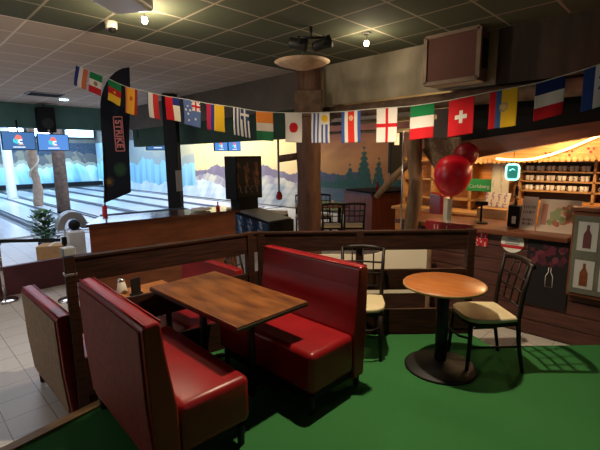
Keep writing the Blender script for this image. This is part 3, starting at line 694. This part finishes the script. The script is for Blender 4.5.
# far counter
t=thing('side_counter','red-brown panelled counter with dark ledge top behind the far chairs','counter',(9.0,5.8,LOW))
SC=[(-.48,.95),(-.95,-.25),(.55,-.80),(1.05,.35)]
m=MB(); m.prism(SC,0,1.15,lambda u,v,tt:(u,v,tt)); m.build('body',noisy('panel_red',(.36,.085,.03),(.46,.12,.04),3,.4,stretch=(4,4,.6)),t)
m=MB(); m.prism([(u*1.07,v*1.07) for u,v in SC],1.15,1.2,lambda u,v,tt:(u,v,tt)); m.build('countertop','redwood',t)
m=MB(); m.prism([(u*.96,v*.96) for u,v in SC],1.2,1.24,lambda u,v,tt:(u,v,tt)); m.build('dark_mat','dark',t)
t=thing('counter_bottle','tiny red bottle standing on the far red-brown counter','bottle',(8.7,5.85,LOW+1.24))
m=MB(); m.lathe([(0,0),(.035,0),(.035,.12),(.012,.17),(.012,.22),(0,.22)],n=12); m.build('glass','red_plain',t); m=MB(); m.lathe([(.013,.215),(.013,.235),(0,.236)],n=12); m.build('cap','white_plastic',t)
# dark speaker column on the wall behind flag
t=thing('wall_speaker','narrow black column speaker high on the wall behind the white-and-red flag','speaker',(6.9,4.25,1.45),-.7)
m=MB(); m.box((0,0,.35),(.22,.16,.78),bev=.01); m.build('cabinet','dark',t); m=MB(); m.tube([(0,.06,.7),(0,.06,2.0)],.015,8); m.build('drop_rod','blackmetal',t); m=MB(); m.box((-.0,-.085,.60),(.09,.006,.22)); m.build('badge','white_plastic',t)

# log post with brace & draped net
t=thing('log_post','rough tan log post with diagonal brace beside the bar, under bunting','post',(4.85,2.69,LOW))
P=[(.02*math.sin(k*.9),.02*math.cos(k*1.3),k*.22) for k in range(13)]; m=MB(); m.tube(P,[.09+.008*math.sin(k*2.1) for k in range(13)],16); m.build('trunk','logwood',t)
m=MB(); m.tube([(0,.08,2.0),(.02,.35,1.78),(.05,.62,1.52)],[.045,.05,.04],10); m.build('brace','logwood',t)
m=MB(); m.tube([(-.2,.06,.9),(-.2,.06,2.4)],.008,6); m.build('rod','brasscap',t)
t=thing('draped_net','grey-tan net cloth draped from the beam beside the log post','net',(4.98,2.36,1.98))
def npos(u,v): return (.05*math.sin(u*8+v*3),.30-.52*u,-.02-.42*(1-v)*math.sin(PI*(.12+.76*u)))
sheet('net_cloth',20,14,npos,lambda u,v:(.22,.16,.10) if random.random()>.3 else (.30,.23,.15),'cloth',t,.006,True)

# ------------------------------------------------------------------ BAR
b=MB(); b.box((8.05,.6,1.4),(.2,5.2,3.7)); struct('wall_bar',b,noisy('bar_back_wall',(.45,.22,.07),(.55,.30,.10),3,.7))
b=MB(); b.box((6.7,-2.2,1.4),(2.6,.1,3.7)); struct('wall_bar_side',b,'orangewood')
b=MB(); b.prism([(2.62,1.68),(2.21,1.70),(.85,1.94),(-2.0,2.42),(-2.0,2.5),(.85,2.09),(2.21,1.94),(2.62,1.90)],5.47,5.65,lambda u,v,t:(t,u,v)); struct('trim_8',b,'redwood')
b=MB(); b.prism([(2.62,1.86),(2.21,1.86),(.85,2.05),(-2.0,2.45),(-2.0,2.6),(2.62,2.6)],5.66,5.72,lambda u,v,t:(t,u,v)); struct('trim_9',b,'dark')
t=thing('bar_counter','long plank-fronted bar counter with red-brown top, at right','bar counter',(0,0,LOW))
m=MB(); m.box((5.42,.48,.58),(.62,5.06,1.16)); m.build('body','barwood',t,bevel=.006)
m=MB()
for k in range(7): m.beam((5.10,-2.0,.10+k*.165),(5.10,3.0,.10+k*.165),.02,.155)
m.build('front_planks','barwood',t,bevel=.004)
m=MB(); m.box((5.38,2.0,1.19),(.80,2.1,.06),bev=.012); m.build('countertop','redwood',t)
BLOB=[(random.uniform(.27,.93),random.uniform(.25,.82),random.uniform(.0015,.006),random.choice([(.42,.14,.08),(.22,.28,.11),(.30,.34,.16),(.55,.30,.14),(.35,.12,.06)])) for _ in range(46)]
CB=[(random.uniform(.1,.9),random.uniform(.62,.93),random.uniform(.0008,.004),random.choice([(.10,.014,.03),(.06,.012,.03),(.14,.03,.05)])) for _ in range(30)]
# signs on bar front (plane x = 5.085)
fy=lambda u,v,tt:(tt,u,v)   # u = world y (decreasing to the right in view)
t=thing('round_sign','round white sign with red band on the bar front','sign',(5.085,1.52,.73))
m=MB(); m.prism([(.125*math.cos(a*PI/18),.125*math.sin(a*PI/18)) for a in range(36)],-.012,0,fy); m.build('disc','white',t)
m=MB(); m.prism([(-.122,-.035),(-.112,-.07),(.112,-.07),(.122,-.035)],-.016,-.0121,fy); m.build('red_band','red_plain',t)
m=MB()
for z,w in ((.065,.12),(.035,.09),(.005,.17),(-.02,.15)): m.prism([(-w/2,z-.008),(w/2,z-.008),(w/2,z+.008),(-w/2,z+.008)],-.016,-.0121,fy)
m.build('print_lines','grey_plastic',t)
def redart(u,v):
    n=n2(u*20,v*12,3); return (.5,.02,.03) if n<.2 else ((.7,.55,.5) if n>.5 else (.25,.01,.02))
t=thing('red_notice','small red and white notice stuck on the bar front near divider end','notice',(5.075,1.93,.73))
sheet('print',22,14,lambda u,v:(0,.13-.26*u,-.10+.2*v),redart,'print',t,.004)
t=thing('red_drip_mat','red bar runner with white marks hanging over bar edge at left','bar runner',(5.0,2.15,.885))
sheet('runner',40,8,lambda u,v:(-.03 if v<.4 else (-.02+.3*(v-.4)),.42-.60*u,(.0+.015) if v>=.4 else -.10+.29*v),lambda u,v:(.22,.01,.015) if not(.05<v<.3 and n2(u*40,v)>.6) else (.4,.25,.25),'print',t,.004)
t=thing('menu_chalkboard','black panel with dim red art and white bottle outline on bar front','panel',(5.08,1.13,.38))
def chalk(u,v):
    for (a,c,r,cc) in CB:
        if (u-a)**2*.3+(v-c)**2<r*.6: return cc
    return (.012,.01,.012)
sheet('board',30,40,lambda u,v:(-.012,.22-.42*u,-.34+.78*v),chalk,'print',t,.012)
bo=[(-.035,-.12),(-.035,.0),(-.012,.05),(-.012,.1),(.012,.1),(.012,.05),(.035,0),(.035,-.12)]
m=MB(); m.tube([(-.024,u-.02,v+.02) for u,v in bo],.004,6,closed=True); m.build('bottle_outline','frost',t)
# framed bottle cabinet
t=thing('bottle_frame','grey framed display with pictures of bottles at the right picture edge','display board',(4.965,.435,.31))
m=MB(); m.box((.055,0,.40),(.09,.98,.90),bev=.006); m.build('cabinet','redwood',t)
m=MB(); m.box((-.004,0,.40),(.02,.94,.82),bev=.004); m.build('face','greyframe',t)
k=0
for yy in (.345,.13,-.085,-.30):
    for zz in (.60,.20):
        m=MB(); m.prism([(yy-.085,zz-.15),(yy+.085,zz-.15),(yy+.085,zz+.15),(yy-.085,zz+.15)],-.019,-.0142,fy); pc=m.build('picture_card','card_grey',t)
        bp=[(-.035,-.12),(-.035,.02),(-.012,.07),(-.012,.12),(.012,.12),(.012,.07),(.035,.02),(.035,-.12)]
        m=MB(); m.prism([(yy+u,zz+v) for u,v in bp],-.023,-.0192,fy); m.build('bottle_picture',['darkred','redwood','orangewood','greyframe'][(k*2+(0 if zz>.4 else 1))%4],pc)
    k+=1
m=MB(); m.box((.05,0,.875),(.14,1.02,.04),bev=.006); m.build('top_ledge','redwood',t)
# things on the bar
def poster(u,v):
    if u<.03 or u>.97 or v<.05 or v>.95: return (.62,.52,.42)
    for (a,c,r,cc) in BLOB:
        if (u-a)**2+((v-c)*.9)**2<r: return cc
    if .2<v<.85 and .06<u<.22: return (.45,.18,.12)
    return (.62,.48,.36)
t=thing('food_poster','wide printed food poster leaning on the bar top','poster',(5.2,1.115,.87))
sheet('print',60,40,lambda u,v:(.10*v,.20-.40*u,.005+.36*v),poster,'print',t,.006)
def leaf(u,v):
    if .1<u<.9 and any(abs(v-z)<.035 for z in (.2,.32,.55,.68)) and n2(u*30,v*4)>-.3: return (.25,.2,.22)
    return (.66,.55,.46)
t=thing('price_sheet','narrow white sheet with grey text lines left of the food poster','notice',(5.18,1.41,.87))
sheet('print',16,26,lambda u,v:(.08*v,.08-.16*u,.005+.38*v),leaf,'print',t,.005)
t=thing('tap_box','black bar dispenser with small white lit label, left of the price sheet','dispenser',(5.3,1.58,.87))
m=MB(); m.box((0,0,.14),(.14,.13,.26),bev=.012); m.build('housing','dark',t); m=MB(); m.box((-.073,-.01,.10),(.004,.045,.09),bev=.002); m.build('label_plate','white',t)
m=MB(); m.tube([(0,0,.26),(0,0,.36),(-.05,0,.38)],.018,10); m.build('spout','chrome',t); m=MB(); m.lathe([(.012,.36),(.02,.45),(.014,.50),(0,.505)],n=12); m.build('handle','dark',t)
t=thing('flyer_stack','stack of white and purple flyers on the back bar beside the tap','flyers',(6.2,2.12,.98))
sheet('flyer',20,12,lambda u,v:(.1*v,.17-.34*u,.01+.2*v),lambda u,v:(.35,.25,.42) if n2(u*14,v*10,1)>.3 else (.75,.68,.62),'print',t,.01)
m=MB(); m.box((.05,0,-.665),(.4,.42,1.33),bev=.01); m.build('stand','shelfwood',t)
b=MB(); 
t=thing('back_bar','pine back bar cabinet with yellow shelves behind the balloons','cabinet',(7.0,3.12,LOW))
m=MB(); m.box((0,0,.55),(.5,2.0,1.1),bev=.01); m.build('body','orangewood',t)
m=MB(); m.box((-.02,0,1.13),(.6,2.1,.05),bev=.008); m.build('worktop','shelfwood',t)
for z in (1.32,1.66,2.0): 
    m=MB(); m.box((.18,0,z),(.3,2.0,.03)); m.build('shelf','shelfwood',t)
for y in (-1.0,-.28,.42,1.0):
    m=MB(); m.box((.18,y,1.6),(.3,.04,.92)); m.build('upright','shelfwood',t)
m=MB(); m.box((.34,0,1.6),(.02,2.0,.92)); m.build('back_panel','orangewood',t)
t=thing('beer_sign','green rectangular beer sign with white script on the back bar','sign',(6.86,2.62,1.25))
m=MB(); m.box((0,0,.0),(.03,.40,.20),bev=.004); m.build('plate',mat('sign_green',(.01,.16,.03),.4,emit=(.01,.16,.03),estr=.25),t)
text('Carlsberg',.085,'grey_sign',t,(-.018,0,-.02),(PI/2,0,-PI/2),extr=.001)
t=thing('wall_poster','pale poster pinned behind the bar, left of the neon sign','poster',(6.80,2.28,1.36))
sheet('print',14,24,lambda u,v:(0,.13-.26*u,-.26+.52*v),lambda u,v:(.45,.45,.42) if n2(u*7,v*7,1)>.4 else (.60,.58,.52),'print',t,.006)
t=thing('neon_sign','glowing cyan square neon sign hanging above the bar taps','neon sign',(6.2,1.92,1.50))
sq=[(.085*math.copysign(abs(math.cos(a))**.45,math.cos(a)),.105*math.copysign(abs(math.sin(a))**.45,math.sin(a))) for a in [i*2*PI/28 for i in range(28)]]
m=MB(); m.tube([(-.02,u,v) for u,v in sq],.012,8,closed=True); m.build('tube','neon',t)
m=MB(); m.prism([(u*.95,v*.95) for u,v in sq],-.01,.01,fy); m.build('face','neon_face',t)
m=MB(); m.tube([(-.016,.04,.02),(-.016,.0,.045),(-.016,-.04,.02),(-.016,-.0,-.0),(-.016,.04,-.03),(-.016,-.04,-.04)],.006,6); m.build('symbol','neon',t)
m=MB(); m.tube([(0,.0,.1),(0,0,.5)],.004,6); m.build('hanging_wire','dark',t)
# mug shelf
t=thing('mug_shelf','pine shelf unit holding rows of white mugs behind the bar','shelf',(7.0,1.1,0.9))
m=MB(); m.box((.06,.1,-.56),(.3,1.7,1.38),bev=.006); m.build('lower_cabinet','orangewood',t)
Y0,Y1=-.75,.95
for k,z in enumerate((.139,.289,.434,.579,.74)):
    m=MB(); m.box((.06,(Y0+Y1)/2,z),(.2,Y1-Y0,.022)); m.build('shelf','shelfwood',t)
for y in (Y0,-.01,Y1):
    m=MB(); m.box((.06,y,.37),(.2,.035,.76)); m.build('upright','shelfwood',t)
m=MB(); m.box((.17,(Y0+Y1)/2,.36),(.02,Y1-Y0,.72)); m.build('back_panel',mat('shelf_back_dark',(.06,.03,.02),.6),t)
def mug_proto(label,loc,group):
    t=thing('mug',label,'mug',loc,0,group)
    m=MB(); m.lathe([(0,.0),(.026,.0),(.03,.01),(.036,.085),(.033,.085),(.028,.012),(0,.012)],n=14); cu=m.build('cup','mug',t)
    m=MB(); m.tube([(0,.033,.065),(0,.055,.06),(0,.058,.035),(0,.031,.022)],.005,6); m.build('handle','mug',t)
    t.scale=(.8,.8,.9); return t
mp=None; rows=[('top shelf',1.491,0),('middle shelf',1.346,1),('lower shelf',1.201,2)]
pos=['first','second','third','fourth','fifth','sixth','seventh','eighth','ninth','tenth','eleventh','twelfth']
for rn,z,ri in rows:
    for k in range(12):
        y=1.96-(k*.058+(k//2)*.028); lab='white mug on the %s of the bar shelf, %s from the left'%(rn,pos[k])
        g='white mugs on the '+rn
        if mp is None: mp=mug_proto(lab,(7.04,y,z),g)
        else: dup(mp,(7.04,y,z),0,lab,g)
    for k in range(3):
        y=1.0-(k*.1); dup(mp,(7.04,y,z),0,'white mug right of the shelf upright on the %s, %s one'%(rn,pos[k]),'white mugs on the '+rn)
# pelmet with skull-like red motifs and rope light
t=thing('wooden_pelmet','wide pine pelmet with scalloped edge and small red motifs above mugs','pelmet',(6.7,0,0))
def scal(n=46,y0=2.75,y1=-.8):
    return [(y0+(y1-y0)*i/n,1.60+.02*abs(math.sin(i*1.3))+.09*i/n) for i in range(n+1)]
m=MB(); m.prism(scal()+[(-.8,2.25),(2.75,1.95)],-.02,.02,fy); m.build('board','pine_pelmet',t)
m=MB()
for i in range(44):
    y=2.62-i*.07; z=1.625+.03*(2.62-y)
    m.prism([(y-.035,z+.01),(y-.015,z-.02-random.random()*.012),(y+.015,z-.022-random.random()*.012),(y+.035,z+.01),(y,z+.05)],-.035,-.021,fy)
m.build('crochet_edge','curtain',t)
m=MB()
for y,z in ((1.62,1.735),(1.36,1.755),(1.12,1.79),(.88,1.83)):
    for dy,dz in ((-.03,.02),(.03,.02),(0,-.025)): m.prism([(y+dy+.016*math.cos(a),z+dz+.016*math.sin(a)) for a in [i*PI/4 for i in range(8)]],-.03,-.0205,fy)
m.build('red_motif','red_plain',t)
t=thing('rope_light','glowing warm rope light curving along the pelmet above mugs','rope light',(6.62,2.3,1.62))
pts=[(0,0.0,.06),(0,-.15,.045),(0,-.35,.04),(0,-.52,.055),(0,-.72,.11),(0,-.95,.20),(0,-1.25,.345),(0,-1.6,.50),(0,-2.2,.70)]
m=MB(); m.tube(pts,.016,8); m.build('light_tube','rope',t)
# yellow jug on frame, red stool etc
t=thing('yellow_jug','bright yellow plastic jug standing beside the bottle display','jug',(5.35,.90,.87))
m=MB(); m.lathe([(0,0),(.06,0),(.07,.02),(.065,.18),(.04,.25),(.045,.29),(0,.29)],n=18); m.build('body','yellow',t); m=MB(); m.tube([(0,.06,.2),(0,.11,.17),(0,.1,.08),(0,.06,.05)],.012,8); m.build('handle','yellow',t)
t=thing('red_armchair','red padded chair in the bar corner below the balloons','chair',(6.32,3.3,LOW),-.75)
t.scale=(1,1,1.15)
m=MB(); m.box((0,0,.72),(.5,.5,.12),bev=.03); m.build('seat','vinyl',t); m=MB(); m.box((.22,0,1.0),(.1,.5,.55),bev=.03); m.build('backrest','vinyl',t)
for x,y in ((-.2,-.2),(.2,-.2),(-.2,.2),(.2,.2)):
    m=MB(); m.tube([(x,y,0),(x,y,.68)],.02,8); m.build('leg','blackmetal',t)
t=thing('red_canister','stack of red plastic cups beside the log post','cups',(5.5,2.98,LOW+1.22))
m=MB()
for k in range(5): m.lathe([(.045,k*.04),(.055,k*.04+.035),(.05,k*.04+.038)],n=16)
m.build('cups','red_plain',t)
t=thing('till_screen','small black till screen on a pole, on the bar below balloons','till',(5.35,2.0,.87))
m=MB(); m.lathe([(0,0),(.09,0),(.08,.015),(0,.02)],n=18); m.build('base','dark',t); m=MB(); m.tube([(0,0,.01),(0,0,.24)],.014,8); m.build('pole','dark',t); m=MB(); m.box((0,0,.26),(.04,.15,.05),bev=.006); m.build('screen','dark',t)
t=thing('paper_lantern_box','cream card box with dark lettering marks hanging below the balloons','card box',(4.80,2.20,.93))
m=MB(); m.box((0,0,.15),(.06,.125,.30),rz=-.75,bev=.004); m.build('card','cream',t)
m=MB()
for k in range(5): m.beam((-.035+.01,-.024+.01,.05+k*.038),(-.012,-.05+.002,.05+k*.038),.004,.016)
m.build('print_marks','greyframe',t)

# balloons
t=thing('balloon','large glossy red balloon hanging beside the bar','balloon',(4.78,2.15,1.50),0,'red balloons beside the bar')
def bl(q): return Vector((q.x*(1+.12*q.z),q.y*(1+.12*q.z),q.z))
m=MB(); m.blob((0,0,0),(.215,.215,.25),24,18,bl); o=m.build('envelope','balloon',t); o.rotation_euler=(.1,.1,0)
m=MB(); m.lathe([(.018,-.268),(.006,-.245)],n=10); m.build('knot','balloon',t); m=MB(); m.tube([(0,0,-.265),(.01,0,-.4),(-.005,0,-.6)],.003,6); m.build('string','string',t)
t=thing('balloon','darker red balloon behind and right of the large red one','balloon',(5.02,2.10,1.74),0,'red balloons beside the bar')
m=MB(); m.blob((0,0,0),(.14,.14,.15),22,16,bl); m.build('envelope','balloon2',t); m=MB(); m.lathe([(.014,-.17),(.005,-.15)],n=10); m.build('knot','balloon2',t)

# boxed AC / speaker on header
t=thing('boxed_speaker','large square brown grille box with pale wooden frame on the plaster header','speaker',(5.17,2.39,2.65),0)
m=MB(); m.box((.09,0,.28),(.28,.68,.56)); m.build('box',noisy('box_wood',(.06,.038,.022),(.09,.058,.035),4,.6),t,bevel=.006)
m=MB()
for a,bb in (((-.06,-.34,.0),(-.06,.34,.0)),((-.06,-.34,.57),(-.06,.34,.57)),((-.06,-.34,0),(-.06,-.34,.57)),((-.06,.34,0),(-.06,.34,.57))): m.beam(a,bb,.05,.05,up=(1,0,0))
m.build('frame',noisy('box_frame',(.13,.08,.05),(.18,.115,.07),5,.6),t)
m=MB(); m.box((-.055,0,.285),(.02,.66,.52)); m.build('grille','grille',t)
m=MB(); m.box((.09,-.0,-.015),(.26,.62,.02)); m.build('underside','cream',t)
m=MB(); m.box((.09,-.345,.30),(.2,.01,.34)); m.build('side_vent','dark',t)
m=MB(); m.tube([(.1,.0,.55),(.1,.0,.588)],.03,8); m.build('ceiling_mount','blackmetal',t)

# ------------------------------------------------------------------ BUNTING
S0=Vector((2.24,6.91,3.14))
KP=[(76,2.24,6.91,3.14),(90,2.33,6.62,3.03),(110,2.45,6.22,2.87),(124,2.53,5.95,2.75),(147,2.66,5.53,2.64),(165,2.76,5.22,2.56),(184,2.85,4.9,2.5),(206,2.96,4.56,2.42),(233,3.08,4.16,2.35),(256,3.18,3.85,2.28),(284,3.29,3.48,2.24),(311,3.39,3.16,2.22),(342,3.49,2.81,2.21),(376,3.6,2.45,2.22),(411,3.7,2.12,2.22),(449,3.81,1.78,2.25),(490,3.91,1.45,2.3),(536,4.01,1.11,2.34),(585,4.11,.79,2.42),(612,4.17,.60,2.48)]
def K(s):
    for a,c in zip(KP,KP[1:]):
        if s<=c[0]:
            t=(s-a[0])/(c[0]-a[0]); return Vector([a[i]*(1-t)+c[i]*t for i in (1,2,3)])
    return Vector(KP[-1][1:])
m=MB(); m.tube([K(74),K(80)]+[K(s) for s in range(88,612,10)],.0045,6); o=m.build('bunting_string','string',None); tag(o,'thin string carrying the row of country flags across the room','string')
Wh=(.60,.57,.53); Bl=(.02,.03,.16); LB=(.07,.16,.42); Re=(.46,.012,.018); Gr=(.01,.16,.05); Ye=(.66,.40,.02); Or=(.62,.19,.03); Bk=(.012,.012,.014)
def f_croatia(u,v): return Bl if u<.33 else (Wh if u<.62 else (.5,.12,.05))
def f_mexico(u,v):
    if (u-.5)**2*.5+(v-.5)**2<.012: return (.25,.16,.05)
    return Gr if v>.67 else (Wh if v>.33 else Re)
def f_cam(u,v):
    if (u-.5)**2*.4+(v-.5)**2<.004: return Ye
    return Gr if v>.67 else ((.42,.015,.015) if v>.36 else Ye)
def f_spain(u,v):
    if (u-.5)**2*.4+(v-.6)**2<.008: return (.5,.1,.02)
    return Or if u<.16 else ((.75,.33,.03) if u<.8 else (.3,.03,.02))
def f_pol(u,v): return (.02,.02,.05) if u<.08 else (Wh if u<.5 else (.45,.03,.03))
def f_chile(u,v):
    if u<.5: return Re
    return Bl if v>.67 else (.70,.66,.52)
def f_aus(u,v):
    if u>.5 and v>.6:
        x=(u-.75)*4; y=(v-.8)*5
        if abs(x)<.22 or abs(y)<.22: return Re
        if abs(x)<.42 or abs(y)<.42 or abs(abs(x)-abs(y))<.25: return Wh
        return Bl
    for (a,c) in ((.25,.75),(.25,.45),(.12,.6),(.38,.6),(.28,.2),(.72,.3)):
        if (u-a)**2*.5+(v-c)**2<.0016: return Wh
    return (.08,.13,.30)
def f_col(u,v): return (.40,.02,.07) if u<.27 else ((.03,.04,.2) if u<.48 else Ye)
def f_greece(u,v):
    if u>.45 and v>.6:
        x=(u-.72)*3.6; y=(v-.8)*5
        return Wh if abs(x)<.2 or abs(y)<.2 else (.03,.05,.12)
    return Wh if int(u*9)%2==0 else (.03,.05,.12)
def f_ire(u,v): return Or if v>.62 else ((.60,.52,.44) if v>.33 else (.02,.14,.06))
def f_jp(u,v): return Re if (u-.5)**2*.45+(v-.5)**2<.032 else Wh
def f_uru(u,v):
    if u>.5 and v>.6:
        return Ye if (u-.74)**2*.5+(v-.8)**2<.015 else Wh
    return Wh if int(u*9)%2==0 else (.06,.10,.33)
def f_cr(u,v):
    if (u-.5)**2*.5+(v-.78)**2<.007: return (.6,.35,.2)
    return (.04,.08,.28) if u<.17 or u>.83 else (Wh if u<.34 or u>.66 else (.55,.03,.02))
def f_eng(u,v): return Re if abs(u-.5)<.07 or abs(v-.5)<.045 else Wh
def f_ita(u,v): return Gr if v>.66 else (Wh if v>.33 else Re)
def f_sui(u,v):
    x=abs(u-.5)*.8; y=abs(v-.5)
    return Wh if (x<.05 and y<.18) or (y<.06 and x<.2) else Re
def f_ecu(u,v):
    if (u-.52)**2*.6+(v-.55)**2<.016: return (.30,.22,.12) if (u-.52)**2*.6+(v-.55)**2>.007 else (.5,.35,.12)
    return Re if u<.24 else ((.04,.10,.28) if u<.45 else Ye)
def f_fra(u,v): return (.01,.02,.11) if v>.66 else (Wh if v>.33 else (.45,.012,.02))
def f_hon(u,v):
    if u<.4: return (.02,.05,.2)
    for (a,c) in ((.6,.7),(.75,.6),(.6,.45),(.8,.4)):
        if (u-a)**2*.6+(v-c)**2<.002: return (.1,.15,.4)
    return (.6,.6,.62)
FL=[('croatia',76,88,f_croatia,.31,-.10,'blue, white and orange-red upright-striped flag, leftmost on the string'),
('mexico',90.5,103,f_mexico,.31,-.10,'green, white and red flag with brown emblem, second from left'),
('cam',108.5,121.5,f_cam,.31,-.06,'green, red and yellow flag with star, over the feather banner'),
('spain',125.5,137.5,f_spain,.36,-.03,'orange-yellow flag with small red emblem, at banner edge'),
('pol',147.5,158,f_pol,.33,0,'white and red upright-halved flag, left of black post'),
('chile',165,179.5,f_chile,.30,0,'red flag half white with blue square, beside the black post'),
('aus',183,200,f_aus,.32,0,'blue flag with white stars and small cross canton'),
('col',206,224,f_col,.32,0,'crimson, navy and yellow upright-striped flag'),
('greece',233,249,f_greece,.33,0,'dark blue and white striped flag with a cross in corner'),
('ire',256,273,f_ire,.33,0,'orange, white and green flag, left of red-disc flag'),
('jp',284.5,302,f_jp,.325,0,'white flag with a red disc'),
('uru',311.5,330,f_uru,.325,0,'blue and white striped flag with yellow sun'),
('cr',342,361,f_cr,.325,0,'blue, white and wide red upright-striped flag with emblem'),
('eng',376.5,398,f_eng,.34,0,'white flag with a red upright cross'),
('ita',411,435,f_ita,.325,0,'green, white and red level-striped flag above log post'),
('sui',449,475,f_sui,.34,0,'red flag with a short white cross'),
('ecu',490,519,f_ecu,.33,0,'red, blue and yellow flag with a small brown emblem'),
('fra',536,567,f_fra,.315,0,'navy, white and red level-striped flag above the bar'),
('hon',585,611,f_hon,.34,0,'blue and white flag cut by the right picture edge')]
for i,(nm,a,c,fn,h,lean,lab) in enumerate(FL):
    A=K(a);B=K(c); u0=(B-A); perp=Vector((u0.y,-u0.x,0)).normalized()
    ph=i*1.7
    def pos(u,v,A=A,u0=u0,h=h,lean=lean,perp=perp,ph=ph):
        dn=1-v; p=A+u0*u+Vector((0,0,-h*dn)); p+=perp*(.012*math.sin(u*5+ph)*dn+.012*math.sin(dn*3+ph)*dn)
        p+=u0.normalized()*(lean*dn*h*3)
        if False: pass
        return p
    o=sheet('country_flag',30,36,pos,fn,'cloth',None,.002,True)
    tag(o,'small '+lab+' on the bunting','flag','country flags on the bunting')

# ------------------------------------------------------------------ LIGHTS (from fittings of the place, plus added fills)
def area(loc,rot,sx,sy,e,col,name='area_light'):
    l=bpy.data.lights.new(name,'AREA'); l.shape='RECTANGLE'; l.size=sx; l.size_y=sy; l.energy=e; l.color=col
    o=bpy.data.objects.new(name,l); C.objects.link(o); o.location=loc; o.rotation_euler=rot; return o
def point(loc,e,col,r=.08,name='point_light'):
    l=bpy.data.lights.new(name,'POINT'); l.energy=e; l.color=col; l.shadow_soft_size=r
    o=bpy.data.objects.new(name,l); C.objects.link(o); o.location=loc; return o
area((5.5,31.2,3.6),(math.radians(22),0,0),12,.8,900,(.38,.68,1))
area((5.5,24.0,3.8),(0,0,0),12,5,800,(.52,.70,1))
area((6.0,16.0,3.8),(0,0,0),9,4,480,(.58,.72,1))
area((10.0,15.5,2.85),(0,math.radians(-50),0),.5,9,210,(1,.9,.72))
area((10.2,8.4,3.2),(0,math.radians(-40),0),.5,4.0,30,(1,.75,.55))
area((2.0,9.6,3.15),(0,0,0),2.5,2.5,60,(.85,.88,1))
area((1.2,-2.8,1.6),(math.radians(-100),0,0),2.4,1.2,9,(1,.84,.68),'window_light')  # unseen fill added behind the camera to lift bench backs and ceiling
area((-2.85,6.2,1.5),(0,math.radians(-95),0),1.2,4.2,42,(1,.9,.78),'window_light')  # unseen fill added at the left wall for soft ambient light
point((6.2,1.4,1.95),45,(1,.62,.28),.12)
point((6.35,2.9,2.05),50,(1,.66,.28),.12)
point((6.2,.2,2.0),24,(1,.55,.25),.12)
point((7.2,4.9,2.6),16,(1,.62,.4),.1)  # added to brighten the far side counter, no fitting here
point((5.32,1.3,1.62),3.2,(1,.75,.5),.05)  # added under the beam to brighten the bar posters, no fitting here
point((5.0,.75,2.5),1.2,(1,.08,.08),.06)

w=bpy.data.worlds.new('World'); bpy.context.scene.world=w; w.use_nodes=True
w.node_tree.nodes['Background'].inputs[0].default_value=(.6,.55,.5,1); w.node_tree.nodes['Background'].inputs[1].default_value=.02

# ------------------------------------------------------------------ CAMERA
cd=bpy.data.cameras.new('Camera'); cam=bpy.data.objects.new('Camera',cd); C.objects.link(cam)
yaw,pit,rol=[math.radians(a) for a in (45.33,9.55,.66)]
cy,sy,cp,sp=math.cos(yaw),math.sin(yaw),math.cos(pit),math.sin(pit)
fw=Vector((sy*cp,cy*cp,-sp)); r=Vector((cy,-sy,0)); d=fw.cross(r); r2=r*math.cos(rol)+d*math.sin(rol); d2=-r*math.sin(rol)+d*math.cos(rol)
mt=Matrix((( r2.x,-d2.x,-fw.x,0),(r2.y,-d2.y,-fw.y,0),(r2.z,-d2.z,-fw.z,1.75),(0,0,0,1)))
cam.matrix_world=mt; cd.sensor_width=36; cd.lens=408*36/600; cd.clip_start=.05; cd.clip_end=100
bpy.context.scene.camera=cam
vs=bpy.context.scene.view_settings; vs.view_transform='Standard'; vs.look='None'; vs.gamma=1; vs.exposure=0; vs.use_curve_mapping=False
